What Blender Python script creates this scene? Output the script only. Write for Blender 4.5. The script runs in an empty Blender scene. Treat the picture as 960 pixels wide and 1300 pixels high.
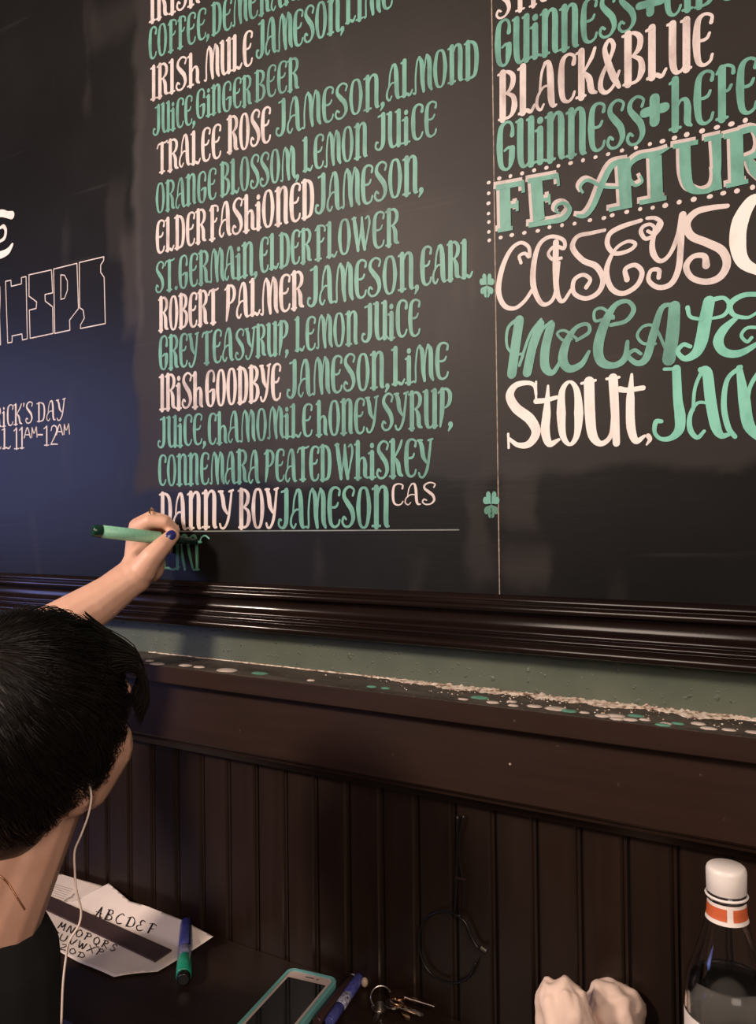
import bpy, bmesh, math, random
from mathutils import Vector, Matrix, noise
random.seed(7)
R = math.radians
scene = bpy.context.scene
C = scene.collection

# ------------------------------------------------------------ camera, world, lights, exposure
S = 0.88            # camera distance from the wall, metres
H = 1.34            # camera height
FPX = 1035.0
PHI, PITCH, ROLL = R(31.57), R(0.79), R(-0.65)
fwd = Vector((-math.sin(PHI)*math.cos(PITCH), math.cos(PHI)*math.cos(PITCH), math.sin(PITCH)))
rt0 = Vector((math.cos(PHI), math.sin(PHI), 0)); up0 = rt0.cross(fwd)
RT = rt0*math.cos(ROLL) + up0*math.sin(ROLL)
UP = up0*math.cos(ROLL) - rt0*math.sin(ROLL)
CAM = Vector((0, -S, H))
cd = bpy.data.cameras.new('camera'); cam = bpy.data.objects.new('camera', cd); C.objects.link(cam)
m = Matrix((RT, UP, -fwd)).transposed().to_4x4(); m.translation = CAM; cam.matrix_world = m
cd.sensor_fit = 'HORIZONTAL'; cd.sensor_width = 36; cd.lens = FPX/960*36; cd.shift_y = -10/960; cd.clip_start = 0.01
scene.camera = cam

world = bpy.data.worlds.new('world'); scene.world = world; world.use_nodes = True
world.node_tree.nodes['Background'].inputs[0].default_value = (0.62, 0.46, 0.36, 1)
world.node_tree.nodes['Background'].inputs[1].default_value = 0.09

def area(name, loc, target, size, power, col, size_y=None):
    l = bpy.data.lights.new(name, 'AREA'); l.energy = power; l.color = col; l.size = size
    if size_y: l.shape = 'RECTANGLE'; l.size_y = size_y
    o = bpy.data.objects.new(name, l); C.objects.link(o); o.location = loc
    o.rotation_euler = (Vector(target)-Vector(loc)).to_track_quat('-Z', 'Y').to_euler()
    return o
area('lamp_key', (-1.62, -2.1, H+1.0), (-0.6, 0, H), 0.30, 52, (1.0, 0.81, 0.68))
area('lamp_right', (0.85, -1.75, H+0.72), (0.0, 0, H-0.2), 0.95, 27, (1.0, 0.80, 0.67))
area('screen_light', (-3.5, -1.9, H+0.35), (-1.1, 0, H), 1.3, 17, (0.34, 0.40, 1.0), 1.0)

scene.view_settings.view_transform = 'Standard'; scene.view_settings.look = 'None'
scene.view_settings.exposure = 0.15; scene.view_settings.gamma = 1.0; scene.view_settings.use_curve_mapping = False

# ------------------------------------------------------------ helpers
def pix(x, y, Z):                       # point seen at pixel (x, y), Z metres along the optical axis
    return CAM + fwd*Z + RT*((x-480)/FPX*Z) + UP*((640-y)/FPX*Z)
def onwall(x, y, off=0.0):              # point on the plane y = -off
    d = fwd + RT*((x-480)/FPX) + UP*((640-y)/FPX)
    return CAM + d*((-off-CAM.y)/d.y)
def onlevel(x, y, z):                   # point on the horizontal plane at height z
    d = fwd + RT*((x-480)/FPX) + UP*((640-y)/FPX)
    return CAM + d*((z-CAM.z)/d.z)

def obj(name, verts, faces, mat, parent=None, smooth=False):
    me = bpy.data.meshes.new(name); me.from_pydata([tuple(v) for v in verts], [], faces); me.update()
    if smooth: me.shade_smooth()
    if mat: me.materials.append(mat)
    o = bpy.data.objects.new(name, me); C.objects.link(o)
    if parent:
        o.parent = parent
        o.matrix_parent_inverse = parent.matrix_basis.inverted()
    return o
def empty(name, loc, label, cat, group=None, rz=0):
    o = bpy.data.objects.new(name, None); C.objects.link(o); o.location = loc; o.rotation_euler.z = rz
    o.empty_display_size = .02
    return tag(o, label, cat, group)
def tag(o, label=None, cat=None, group=None, kind=None):
    if label: o['label'] = label
    if cat: o['category'] = cat
    if group: o['group'] = group
    if kind: o['kind'] = kind
    return o

class MB:
    def __init__(s): s.v = []; s.f = []
    def add(s, v, f):
        n = len(s.v); s.v += [Vector(p) for p in v]; s.f += [tuple(i+n for i in q) for q in f]; return s
    def box(s, x0, x1, y0, y1, z0, z1):
        v = [(x, y, z) for x in (x0, x1) for y in (y0, y1) for z in (z0, z1)]
        return s.add(v, [(0,1,3,2),(4,6,7,5),(0,4,5,1),(2,3,7,6),(0,2,6,4),(1,5,7,3)])
    def prism(s, poly, a, b):           # poly of Vectors, extruded from a to b (offset vectors)
        n = len(poly); a = Vector(a); b = Vector(b)
        v = [Vector(p)+a for p in poly] + [Vector(p)+b for p in poly]
        f = [tuple(range(n)), tuple(range(2*n-1, n-1, -1))] + [(i, i+n, (i+1) % n+n, (i+1) % n) for i in range(n)]
        return s.add(v, f)
    def profile_x(s, prof, x0, x1):     # (y, z) outline run along x
        return s.prism([Vector((0, y, z)) for y, z in prof], (x0, 0, 0), (x1, 0, 0))
    def tube(s, pts, rad, n=8, caps=True):
        pts = [Vector(p) for p in pts]; rr = rad if isinstance(rad, (list, tuple)) else [rad]*len(pts)
        t = (pts[1]-pts[0]).normalized(); a = t.orthogonal().normalized(); rings = []
        for i, p in enumerate(pts):
            if 0 < i < len(pts)-1: t = (pts[i+1]-pts[i-1]).normalized()
            elif i: t = (pts[i]-pts[i-1]).normalized()
            a = (a - t*a.dot(t)).normalized(); b = t.cross(a)
            rings.append([p+(a*math.cos(2*math.pi*k/n)+b*math.sin(2*math.pi*k/n))*rr[i] for k in range(n)])
        v = [q for r in rings for q in r]; f = []
        for i in range(len(pts)-1):
            for k in range(n):
                f.append((i*n+k, i*n+(k+1) % n, (i+1)*n+(k+1) % n, (i+1)*n+k))
        if caps: f += [tuple(range(n-1, -1, -1)), tuple((len(pts)-1)*n+k for k in range(n))]
        return s.add(v, f)
    def lathe(s, prof, n=32, o=(0,0,0), axis=None):   # (r, z) profile
        o = Vector(o); q = (Vector(axis).to_track_quat('Z', 'Y') if axis else None)
        v = []
        for r, z in prof:
            for k in range(n):
                p = Vector((r*math.cos(2*math.pi*k/n), r*math.sin(2*math.pi*k/n), z))
                if q: p = q @ p
                v.append(o+p)
        f = []
        for i in range(len(prof)-1):
            for k in range(n):
                f.append((i*n+k, i*n+(k+1) % n, (i+1)*n+(k+1) % n, (i+1)*n+k))
        return s.add(v, f)
    def ball(s, c, rad, nu=16, nv=10, frame=None):
        c = Vector(c); rad = Vector(rad) if not isinstance(rad, (int, float)) else Vector((rad,)*3)
        v = []; f = []
        for j in range(nv+1):
            th = math.pi*j/nv
            for i in range(nu):
                ph = 2*math.pi*i/nu
                p = Vector((rad.x*math.sin(th)*math.cos(ph), rad.y*math.sin(th)*math.sin(ph), rad.z*math.cos(th)))
                v.append(c + (frame @ p if frame else p))
        for j in range(nv):
            for i in range(nu):
                f.append((j*nu+i, (j+1)*nu+i, (j+1)*nu+(i+1) % nu, j*nu+(i+1) % nu))
        return s.add(v, f)
    def cone(s, a, b, ra, rb, n=16):    # tapered capsule
        a = Vector(a); b = Vector(b); d = (b-a); L = d.length; t = d.normalized(); pts = []; rr = []
        for k in range(5): th = math.pi/2*(1-k/4); pts.append(a-t*ra*math.sin(th)); rr.append(max(ra*math.cos(th), ra*.03))
        for k in range(5): th = math.pi/2*k/4; pts.append(b+t*rb*math.sin(th)); rr.append(max(rb*math.cos(th), rb*.03))
        return s.tube(pts, rr, n)
    def build(s, name, mat, parent=None, smooth=False): return obj(name, s.v, s.f, mat, parent, smooth)

def fuse(mb, name, voxel, mat, parent=None, it=4, fac=.5, disp=None):
    """Union the shapes of mb into one continuous skin (voxel remesh, smoothed)."""
    o = mb.build(name+'_src', None)
    r = o.modifiers.new('r', 'REMESH'); r.mode = 'VOXEL'; r.voxel_size = voxel; r.use_smooth_shade = True
    sm = o.modifiers.new('s', 'SMOOTH'); sm.iterations = it; sm.factor = fac
    dg = bpy.context.evaluated_depsgraph_get(); dg.update()
    me = bpy.data.meshes.new_from_object(o.evaluated_get(dg)); me.name = name
    bpy.data.objects.remove(o)
    if disp:
        for v in me.vertices: v.co = disp(v.co)
    me.shade_smooth(); me.materials.clear(); me.materials.append(mat)
    n = bpy.data.objects.new(name, me); C.objects.link(n)
    if parent: n.parent = parent; n.matrix_parent_inverse = parent.matrix_basis.inverted()
    return n

def catmull(p, n=8, closed=False):
    p = [Vector(q) for q in p]
    if len(p) == 2 and not closed: return p
    out = []; N = len(p); segs = N if closed else N-1
    for i in range(segs):
        a = p[(i-1) % N] if (closed or i) else p[0]*2-p[1]
        b = p[i]; c = p[(i+1) % N]
        d = p[(i+2) % N] if (closed or i+2 < N) else p[-1]*2-p[-2]
        for k in range(n):
            t = k/n
            out.append(.5*((2*b)+(c-a)*t+(2*a-5*b+4*c-d)*t*t+(3*b-a-3*c+d)*t**3))
    out.append(p[0] if closed else p[-1])
    return out

# ------------------------------------------------------------ materials
class NT:
    def __init__(s, name):
        s.m = bpy.data.materials.new(name); s.m.use_nodes = True; s.t = s.m.node_tree; s.b = s.t.nodes['Principled BSDF']
    def n(s, typ, **k):
        n = s.t.nodes.new(typ)
        for a, v in k.items(): setattr(n, a, v)
        return n
    def l(s, a, b): s.t.links.new(a, b)
    def coord(s):
        return s.n('ShaderNodeNewGeometry').outputs['Position']
    def noise(s, scale, detail=4, vec=None, stretch=None, rough=.55):
        tx = s.n('ShaderNodeTexNoise'); tx.inputs['Scale'].default_value = scale; tx.inputs['Detail'].default_value = detail
        tx.inputs['Roughness'].default_value = rough
        v = vec or s.coord()
        if stretch:
            mp = s.n('ShaderNodeMapping'); mp.inputs['Scale'].default_value = stretch; s.l(v, mp.inputs[0]); v = mp.outputs[0]
        s.l(v, tx.inputs['Vector']); return tx.outputs['Fac']
    def ramp(s, fac, stops):
        r = s.n('ShaderNodeValToRGB'); e = r.color_ramp.elements
        e[0].position, e[0].color = stops[0][0], (*stops[0][1], 1)
        e[1].position, e[1].color = stops[-1][0], (*stops[-1][1], 1)
        for p, c in stops[1:-1]:
            q = e.new(p); q.color = (*c, 1)
        s.l(fac, r.inputs[0]); return r.outputs[0]
    def bump(s, fac, strength=.3, dist=.001):
        b = s.n('ShaderNodeBump'); b.inputs['Strength'].default_value = strength; b.inputs['Distance'].default_value = dist
        s.l(fac, b.inputs['Height']); s.l(b.outputs[0], s.b.inputs['Normal']); return b
    def mix(s, fac, a, b):
        x = s.n('ShaderNodeMix', data_type='RGBA')
        if isinstance(fac, (int, float)): x.inputs[0].default_value = fac
        else: s.l(fac, x.inputs[0])
        for v, i in ((a, 6), (b, 7)):
            if isinstance(v, tuple): x.inputs[i].default_value = (*v, 1)
            else: s.l(v, x.inputs[i])
        return x.outputs[2]
    def math(s, op, a, b=0.0, c=None, clamp=False):
        x = s.n('ShaderNodeMath', operation=op); x.use_clamp = clamp
        for i, v in enumerate((a, b) if c is None else (a, b, c)):
            if isinstance(v, (int, float)): x.inputs[i].default_value = v
            else: s.l(v, x.inputs[i])
        return x.outputs[0]
    def step(s, v, a, b):
        x = s.n('ShaderNodeMapRange', interpolation_type='SMOOTHSTEP'); s.l(v, x.inputs[0])
        x.inputs[1].default_value = a; x.inputs[2].default_value = b; return x.outputs[0]
def simple(name, col, rough=.5, metal=0, var=.15, scale=40, bump=0, spec=.5, **kw):
    t = NT(name); f = t.noise(scale)
    lo = tuple(c*(1-var) for c in col); hi = tuple(min(1, c*(1+var)) for c in col)
    t.l(t.ramp(f, [(.3, lo), (.7, hi)]), t.b.inputs['Base Color'])
    t.b.inputs['Roughness'].default_value = rough; t.b.inputs['Metallic'].default_value = metal
    t.b.inputs['Specular IOR Level'].default_value = spec
    if bump: t.bump(f, bump, .001)
    for k, v in kw.items(): t.b.inputs[k.replace('_', ' ')].default_value = v
    return t.m

def board_material():
    t = NT('chalkboard'); pos = t.coord(); sp = t.n('ShaderNodeSeparateXYZ'); t.l(pos, sp.inputs[0]); X, Z = sp.outputs[0], sp.outputs[2]
    w1 = t.math('MULTIPLY', t.math('SUBTRACT', t.noise(9, 5), .5), .06)
    Xn = t.math('ADD', X, w1); Zn = t.math('ADD', Z, w1)
    xl = onwall(181, 560).x; xr = onwall(607, 560).x; zb = onwall(300, 618).z
    # the middle was wiped and repainted: a matt, browner patch with brushed edges
    patch = t.math('MULTIPLY', t.step(Xn, xl-.010, xl+.010), t.step(Zn, zb-.008, zb+.012))
    far = t.step(Xn, xr-.004, xr+.004)
    big = t.noise(2.6, 5, stretch=(1, 1, 1.3)); fine = t.noise(160, 3, stretch=(.15, 1, 1))
    base = t.ramp(big, [(.3, (.0055, .0053, .005)), (.6, (.0085, .008, .0076)), (.8, (.013, .012, .011))])
    mid = t.ramp(t.noise(5, 5, stretch=(.6, 1, 1.4)), [(.3, (.014, .0105, .009)), (.7, (.024, .018, .0152))])
    col = t.mix(patch, base, mid)
    # darker brushed touch-ups near the seam and low down
    x2a, x2b, z2a = onwall(560, 700).x, onwall(616, 700).x, onwall(600, 590).z
    d = t.math('MULTIPLY', t.step(Xn, x2a-.22, x2a), t.math('SUBTRACT', 1, t.step(Xn, x2b-.006, x2b+.003)))
    d = t.math('MULTIPLY', d, t.math('SUBTRACT', 1, t.step(Zn, z2a-.02, z2a+.03)))
    col = t.mix(t.math('MULTIPLY', d, .8), col, (.008, .0085, .008))
    # erased chalk haze: soft vertical smears
    sm = t.step(t.noise(7, 4, stretch=(2.2, 1, .7), rough=.4), .60, .78)
    col = t.mix(t.math('MULTIPLY', sm, .35), col, (.060, .050, .046))
    # wiped smears, each where the cloth went
    for (sx0, sy0, sx1, sy1, k_) in ((160,285,188,430,.55),(176,110,190,300,.30),(603,285,616,392,.40),(640,585,690,680,.35),(598,600,632,750,.30),(632,690,700,755,.35),(140,230,170,330,.25),(120,0,180,60,.2)):
        a_, b_ = onwall(sx0, (sy0+sy1)/2).x, onwall(sx1, (sy0+sy1)/2).x; c_, d_ = onwall((sx0+sx1)/2, sy1).z, onwall((sx0+sx1)/2, sy0).z; e_ = .012
        mk = t.math('MULTIPLY', t.math('MULTIPLY', t.step(Xn, a_-e_*.5, a_+e_), t.math('SUBTRACT', 1, t.step(Xn, b_-e_, b_+e_*.3))), t.math('MULTIPLY', t.step(Zn, c_-e_, c_+e_*2), t.math('SUBTRACT', 1, t.step(Zn, d_-e_*3, d_+e_))))
        col = t.mix(t.math('MULTIPLY', mk, k_), col, (.062, .052, .047))
    st = t.step(t.noise(60, 2, stretch=(.05, 1, 1)), .66, .80)
    col = t.mix(t.math('MULTIPLY', st, .10), col, (.14, .13, .13))
    t.l(col, t.b.inputs['Base Color'])
    r = t.math('ADD', t.math('MULTIPLY', patch, .17), t.math('MULTIPLY_ADD', big, .12, .28))
    t.l(r, t.b.inputs['Roughness']); t.l(t.math('MULTIPLY_ADD', patch, .06, .20), t.b.inputs['Specular IOR Level'])
    t.bump(fine, .15, .0006)
    return t.m
def wood(name, c0, c1, rough=.35, scale=6, along='x', bump=.12, scratch=.0):
    t = NT(name); st = (.06, 1, 1) if along == 'x' else (1, 1, .06)
    g = t.noise(scale*12, 5, stretch=st); b = t.noise(4, 3)
    col = t.ramp(g, [(.3, c0), (.72, c1)])
    col = t.mix(t.math('MULTIPLY', b, .5), col, tuple(x*.55 for x in c0))
    if scratch:
        k = t.step(t.noise(95, 3), .72, .78); col = t.mix(t.math('MULTIPLY', k, scratch), col, (.30, .24, .20))
    t.l(col, t.b.inputs['Base Color']); t.l(t.math('MULTIPLY_ADD', b, .2, rough-.1), t.b.inputs['Roughness']); t.b.inputs['Specular IOR Level'].default_value = .38
    t.bump(g, bump, .0006); return t.m
def paint(name, col, dark, cover=.5, rough=.5):
    t = NT(name); f = t.noise(70, 4, stretch=(1, 1, .5)); g = t.noise(9, 3)
    k = t.math('ADD', t.math('MULTIPLY', f, .6), t.math('MULTIPLY', g, .4))
    t.l(t.ramp(k, [(.34, dark), (cover, col)]), t.b.inputs['Base Color']); t.b.inputs['Roughness'].default_value = rough; return t.m

M = dict(
 board=board_material(),
 frame=wood('dark_varnished_wood', (.009, .005, .0044), (.019, .010, .008), .19, bump=.05),
 ledge=wood('brown_painted_wood', (.021, .0095, .0055), (.033, .0150, .0088), .42, scratch=.15),
 boards=wood('beadboard_paint', (.015, .0078, .0050), (.024, .0120, .0075), .36, along='z'),
 table=wood('table_wood', (.020, .0105, .0065), (.032, .017, .0105), .40),
 white=paint('white_lettering', (.70, .61, .57), (.46, .38, .355)),
 bright=paint('fresh_white_lettering', (.87, .82, .76), (.74, .65, .60)),
 green=paint('green_lettering', (.145, .39, .30), (.08, .23, .18), .56),
 green2=paint('fresh_green_lettering', (.22, .60, .46), (.14, .45, .34), .52),
 dark_green=paint('thin_green_lettering', (.075, .22, .145), (.05, .15, .10)),
 grey=paint('grey_outline_paint', (.58, .50, .47), (.34, .28, .26)),
 line=paint('guide_line_paint', (.20, .22, .20), (.10, .12, .11)),
)
def wall_material():
    t = NT('green_wall_paint'); n1 = t.noise(110, 2); n2 = t.noise(14, 4)
    t.l(t.ramp(n2, [(.3, (.070, .086, .060)), (.7, (.098, .115, .080))]), t.b.inputs['Base Color'])
    t.b.inputs['Roughness'].default_value = .45
    h = t.math('ADD', t.step(n1, .62, .74), t.math('MULTIPLY', n2, .6)); t.bump(h, .55, .003); return t.m
M['wall'] = wall_material()
M['room'] = simple('dim_room_paint', (.10, .07, .05), .8)
M['floor'] = wood('floor_wood', (.05, .03, .02), (.09, .05, .03), .5)
M['gap'] = simple('groove_dark', (.008, .005, .004), .8)

# ------------------------------------------------------------ the setting
zb0 = H-.1052*S; zledge = H-.233*S; dl = .085*S; zface = zledge-.0267*S; ap = .064*S
zap = H-.3786*S*(1-ap/S); ztab = H-.675*S
XL, XR = -3.3, 1.15
tag(MB().box(XL, XR, 0, .1, 0, 2.7).build('wall_back', M['wall']), kind='structure')
tag(MB().box(XL, 2.2, -3.4, .1, -.06, 0).build('floor', M['floor']), kind='structure')

# wainscot of narrow tongue-and-groove boards
wain = tag(MB().box(XL, XR, -.0035, 0, .10, zledge-.02).build('trim_1', M['gap']), kind='structure')
x0, sp = -1.2357*S, .0572*S
prof = None
bw = sp-.0022
def board_mesh():
    z0, z1 = .10, zledge-.02; c = .0035; b = MB()
    pr = [(0, 0), (0, -.006), (c*.5, -.0098), (c, -.011), (bw-c-.003, -.011), (bw-c*.4-.003, -.0095), (bw-.003, -.0075), (bw, -.0075), (bw, 0)]
    b.prism([Vector((x, y, 0)) for x, y in pr], (0, 0, z0), (0, 0, z1)); return b
proto = board_mesh().build('board', M['boards'], wain)
first = True
for i in range(-43, 60):
    X = x0+sp*i+.0011
    if X+bw > XR: break
    o = proto if first else proto.copy()
    if not first: C.objects.link(o)
    first = False; o.location = (X, random.uniform(0, .0006), 0)
bb = MB().profile_x([(0, 0), (-.018, 0), (-.018, .09), (-.012, .10), (0, .10)], XL, XR).build('baseboard_back', M['ledge']); tag(bb, kind='structure')

# ledge (shelf rail) with apron and small moulding under it
led = MB()
led.profile_x([(0, zledge), (-dl+.002, zledge), (-dl, zledge-.002), (-dl, zface+.0015), (-dl+.0015, zface), (-ap, zface), (0, zface)], XL, XR)
ledge = tag(led.build('trim_2', M['ledge']), kind='structure')
apron = MB().profile_x([(0, zface), (-ap, zface), (-ap-.0005, zap+.003), (-ap+.002, zap), (0, zap)], XL, XR).build('apron_board', M['ledge'], ledge)
MB().profile_x([(0, zap), (-ap+.006, zap), (-ap+.007, zap-.006), (-.034, zap-.012), (-.026, zap-.022), (0, zap-.022)], XL, XR).build('cove_moulding', M['boards'], ledge)

t = NT('dusty_worn_lit_top'); n_ = t.noise(26, 5, stretch=(.35, 1, 1)); n2_ = t.noise(180, 3)  # dust and wear, plus light falling on the ledge top painted in paler
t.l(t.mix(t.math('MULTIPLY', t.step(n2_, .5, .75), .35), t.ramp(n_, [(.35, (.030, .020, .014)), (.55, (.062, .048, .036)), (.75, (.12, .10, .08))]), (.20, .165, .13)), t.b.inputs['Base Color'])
t.b.inputs['Roughness'].default_value = .6; M['dusty_lit'] = t.m
MB().box(XL, XR, -dl+.0012, 0, zledge-.0004, zledge+.00008).build('worn_lit_top', M['dusty_lit'], ledge)
# crumbling plaster and dust along the back of the ledge
t = NT('crumbly_plaster'); n_ = t.noise(150, 4)
t.l(t.ramp(n_, [(.36, (.20, .12, .08)), (.46, (.58, .44, .34)), (.62, (.84, .74, .64))]), t.b.inputs['Base Color']); t.b.inputs['Roughness'].default_value = .9
t.bump(n_, .6, .002); M['plaster'] = t.m
pl = MB(); nseg = 1100; pv = []; pf = []
XA, XB = onwall(190, 830).x, .32
for i in range(nseg+1):
    X = XA+(XB-XA)*i/nseg
    dens = .25+.75*min(1, max(0, (X-onwall(400, 850).x)/.25))
    q_ = noise.noise(Vector((X*22, 3, 0)))+.6*noise.noise(Vector((X*75, 9, 0)))+.35*noise.noise(Vector((X*210, 4, 0)))
    wd = .004+.030*dens*max(0, .42+.5*q_)
    if dens < .6: wd = .0016+.006*max(0, noise.noise(Vector((X*30, 1, 5)))+.1)
    for k in range(5):
        f_ = k/4; hh = .0009+.0030*dens*max(0, .25+noise.noise(Vector((X*130, f_*5, 1)))+.6*noise.noise(Vector((X*320, f_*11, 6))))
        pv.append((X, -.0002-wd*f_, zledge+hh*(1-.5*f_) if k < 4 else zledge+.0001))
    if i:
        for k in range(4): a = (i-1)*5+k; pf.append((a, a+1, a+6, a+5))
tag(obj('plaster_crumbs', pv, pf, M['plaster'], ledge, True), kind='stuff')
cb = MB()
for i in range(260):
    X = random.triangular(onwall(420, 860).x, .3, onwall(700, 890).x); y = -random.triangular(.002, .06, .016); r_ = random.uniform(.0003, .0009)
    cb.ball((X, y, zledge+r_*.5), (r_*1.5, r_, r_*.8), 6, 4)
tag(cb.build('dust_crumbs', M['plaster'], ledge, True), kind='stuff')

# paint drips on the ledge: (pixel x, y, half length px, colour)
M['drip_w'] = simple('white_paint_drip', (.62, .52, .46), .4, var=.2, scale=90)
M['drip_g'] = simple('green_paint_drip', (.11, .30, .21), .4, var=.2, scale=90)
drips = [(158,838,9,'w'),(190,839,6,'w'),(200,843,9,'w'),(236,845,9,'w'),(253,847,8,'w'),(288,851,12,'w'),(330,855,11,'g'),(395,864,5,'w'),
 (472,872,7,'g'),(490,874,6,'g'),(588,888,6,'w'),(610,886,12,'g'),(626,892,7,'w'),(650,891,7,'w'),(652,896,6,'w'),(679,897,10,'w'),(706,900,11,'w'),
 (722,903,9,'g'),(765,909,9,'w'),(782,909,9,'w'),(783,913,8,'w'),(807,909,10,'g'),(800,914,8,'w'),(819,914,6,'w'),(845,919,6,'w'),(861,919,8,'g'),
 (886,919,8,'w'),(900,925,8,'w'),(926,927,7,'w'),(957,930,9,'w'),(742,905,6,'w'),(838,925,8,'g')]
for x, y, hl, c in drips:
    p = onlevel(x, y, zledge); q = onlevel(x+hl, y, zledge); a = (q-p).length*random.uniform(1.0, 1.35); b = a*random.uniform(.6, .85)
    if p.y > -.020: p.y = -.020
    if p.y < -dl+.008: p.y = -dl+.008
    n = 14; ring = []
    for k in range(n):
        th = 2*math.pi*k/n; rr = 1+.22*noise.noise(Vector((x*.1, k*.9, y*.1)))
        ring.append(Vector((p.x+a*math.cos(th)*rr, p.y+b*math.sin(th)*rr, 0)))
    d = MB(); v = [Vector((w.x, w.y, zledge+.0001)) for w in ring]+[Vector((p.x+(w.x-p.x)*.8, p.y+(w.y-p.y)*.8, zledge+.0011)) for w in ring]+[Vector((p.x, p.y, zledge+.0013))]
    d.add(v, [(k, (k+1) % n, (k+1) % n+n, k+n) for k in range(n)]+[(k+n, (k+1) % n+n, 2*n) for k in range(n)])
    o = d.build('paint_drip', M['drip_'+c], ledge, True); o['label'] = ('white' if c == 'w' else 'green')+' dried paint drip on the ledge'
# nail heads in the apron
M['chip'] = simple('chipped_spot', (.42, .32, .26), .6)
for x, y in ((648, 970),):
    p = onwall(x, y, ap); MB().ball((p.x, -ap-.0006, p.z), (.0016, .0012, .0014), 8, 6).build('nail_head', M['chip'], apron, True)

# ------------------------------------------------------------ the painted menu board and its frame
BT = .010     # face of the board stands 10 mm off the wall
menu = empty('menu_board', (0, 0, zb0), 'large black painted menu board in a dark moulded frame, covered in hand lettering', 'menu board')
ztop = H+1.15; xs = onwall(631, 500, BT).x; XBR = .95
bl = MB().box(XL+.1, xs-.0006, -BT, -.001, zb0-.015, ztop).build('board_panel', M['board'], menu)
br = MB().box(xs+.0006, XBR, -BT, -.001, zb0-.015, ztop).build('board_panel', M['board'], menu)
seam_m = simple('worn_seam', (.32, .25, .19), .6, var=.5, scale=120)
MB().box(xs-.0006, xs+.0006, -BT-.0002, -.002, zb0, ztop).build('panel_seam', seam_m, menu)
# frame: moulded bottom rail; profile (depth from wall, height below the board's lower edge)
fp = [(.012,0),(.016,.001),(.0205,-.0022),(.022,-.0060),(.0200,-.0095),(.0215,-.0108),(.0255,-.0125),(.0262,-.0165),(.0240,-.0190),(.0165,-.0200),
      (.0140,-.0235),(.0135,-.030),(.0150,-.0365),(.0190,-.0400),(.0215,-.0402),(.0235,-.0420),(.0238,-.0445),(.0222,-.0462),(.0255,-.0472),(.0280,-.0490),
      (.0282,-.0515),(.0262,-.0535),(.0300,-.0545),(.0345,-.0565),(.0365,-.0600),(.0355,-.0640),(.0310,-.0665),(.0200,-.0670),(0,-.0670),(0,0)]
fq = [Vector((d, z, 0)) for d, z in fp[:-2]]; fp = [(q.x, q.y) for q in catmull(fq, 4)]+fp[-2:]
fp = [(-d, zb0+z*.93) for d, z in fp]
f = MB().profile_x(fp, XL+.02, XBR+.07).build('frame_rail', M['frame'], menu)
for p_ in f.data.polygons: p_.use_smooth = len(p_.vertices) == 4
side = MB(); side.box(XL+.02, XL+.10, -.034, 0, zb0, ztop); side.build('frame_rail', M['frame'], menu)
MB().box(XBR, XBR+.07, -.034, 0, zb0, ztop).build('frame_rail', M['frame'], menu)
MB().box(XL+.02, XBR+.07, -.034, 0, ztop, ztop+.07).build('frame_rail', M['frame'], menu)

# --- lettering --------------------------------------------------------------------------------
SQUARE = [False]
def ribbon(mb, pts, ws, y, closed=False):
    """A painted stroke: flat film with a rounded end, standing a hair off the board. pts are (x,z) Vectors in metres."""
    n = len(pts)
    if n < 2: return
    L = []; Rr = []
    for i, p in enumerate(pts):
        if closed: t = pts[(i+1) % n]-pts[i-1]
        else: t = pts[min(i+1, n-1)]-pts[max(i-1, 0)]
        if t.length < 1e-9: t = Vector((0, 1))
        t.normalize(); nn = Vector((-t.y, t.x)); L.append(p+nn*ws[i]*.5); Rr.append(p-nn*ws[i]*.5)
    poly = []
    def P(q, yy): return Vector((q.x, yy, q.y))
    yb = -BT
    v = []; fcs = []
    rng = n if closed else n-1
    rp = lambda a: y-.00016*(a/n)
    for a in range(n): v += [P(L[a], rp(a)), P(Rr[a], rp(a)), P(L[a], yb), P(Rr[a], yb)]
    for a in range(rng):
        b = (a+1) % n
        fcs += [(4*a, 4*b, 4*b+1, 4*a+1), (4*a, 4*a+2, 4*b+2, 4*b), (4*a+1, 4*b+1, 4*b+3, 4*a+3)]
    mb.add(v, fcs)
    if not closed and not SQUARE[0]:
        for c, w, t, y in ((pts[0], ws[0], pts[0]-pts[1], y), (pts[-1], ws[-1], pts[-1]-pts[-2], y-.00016)):
            if t.length < 1e-9: continue
            a0 = math.atan2(t.y, t.x); fan = [P(c+Vector((math.cos(a0+u), math.sin(a0+u)))*w*.5, y) for u in [(-90+30*k)*math.pi/180 for k in range(7)]]
            mb.add(fan, [tuple(range(6, -1, -1))])
T_, t_ = .125, .055
def st(pts, w): return (pts, w)
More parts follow.
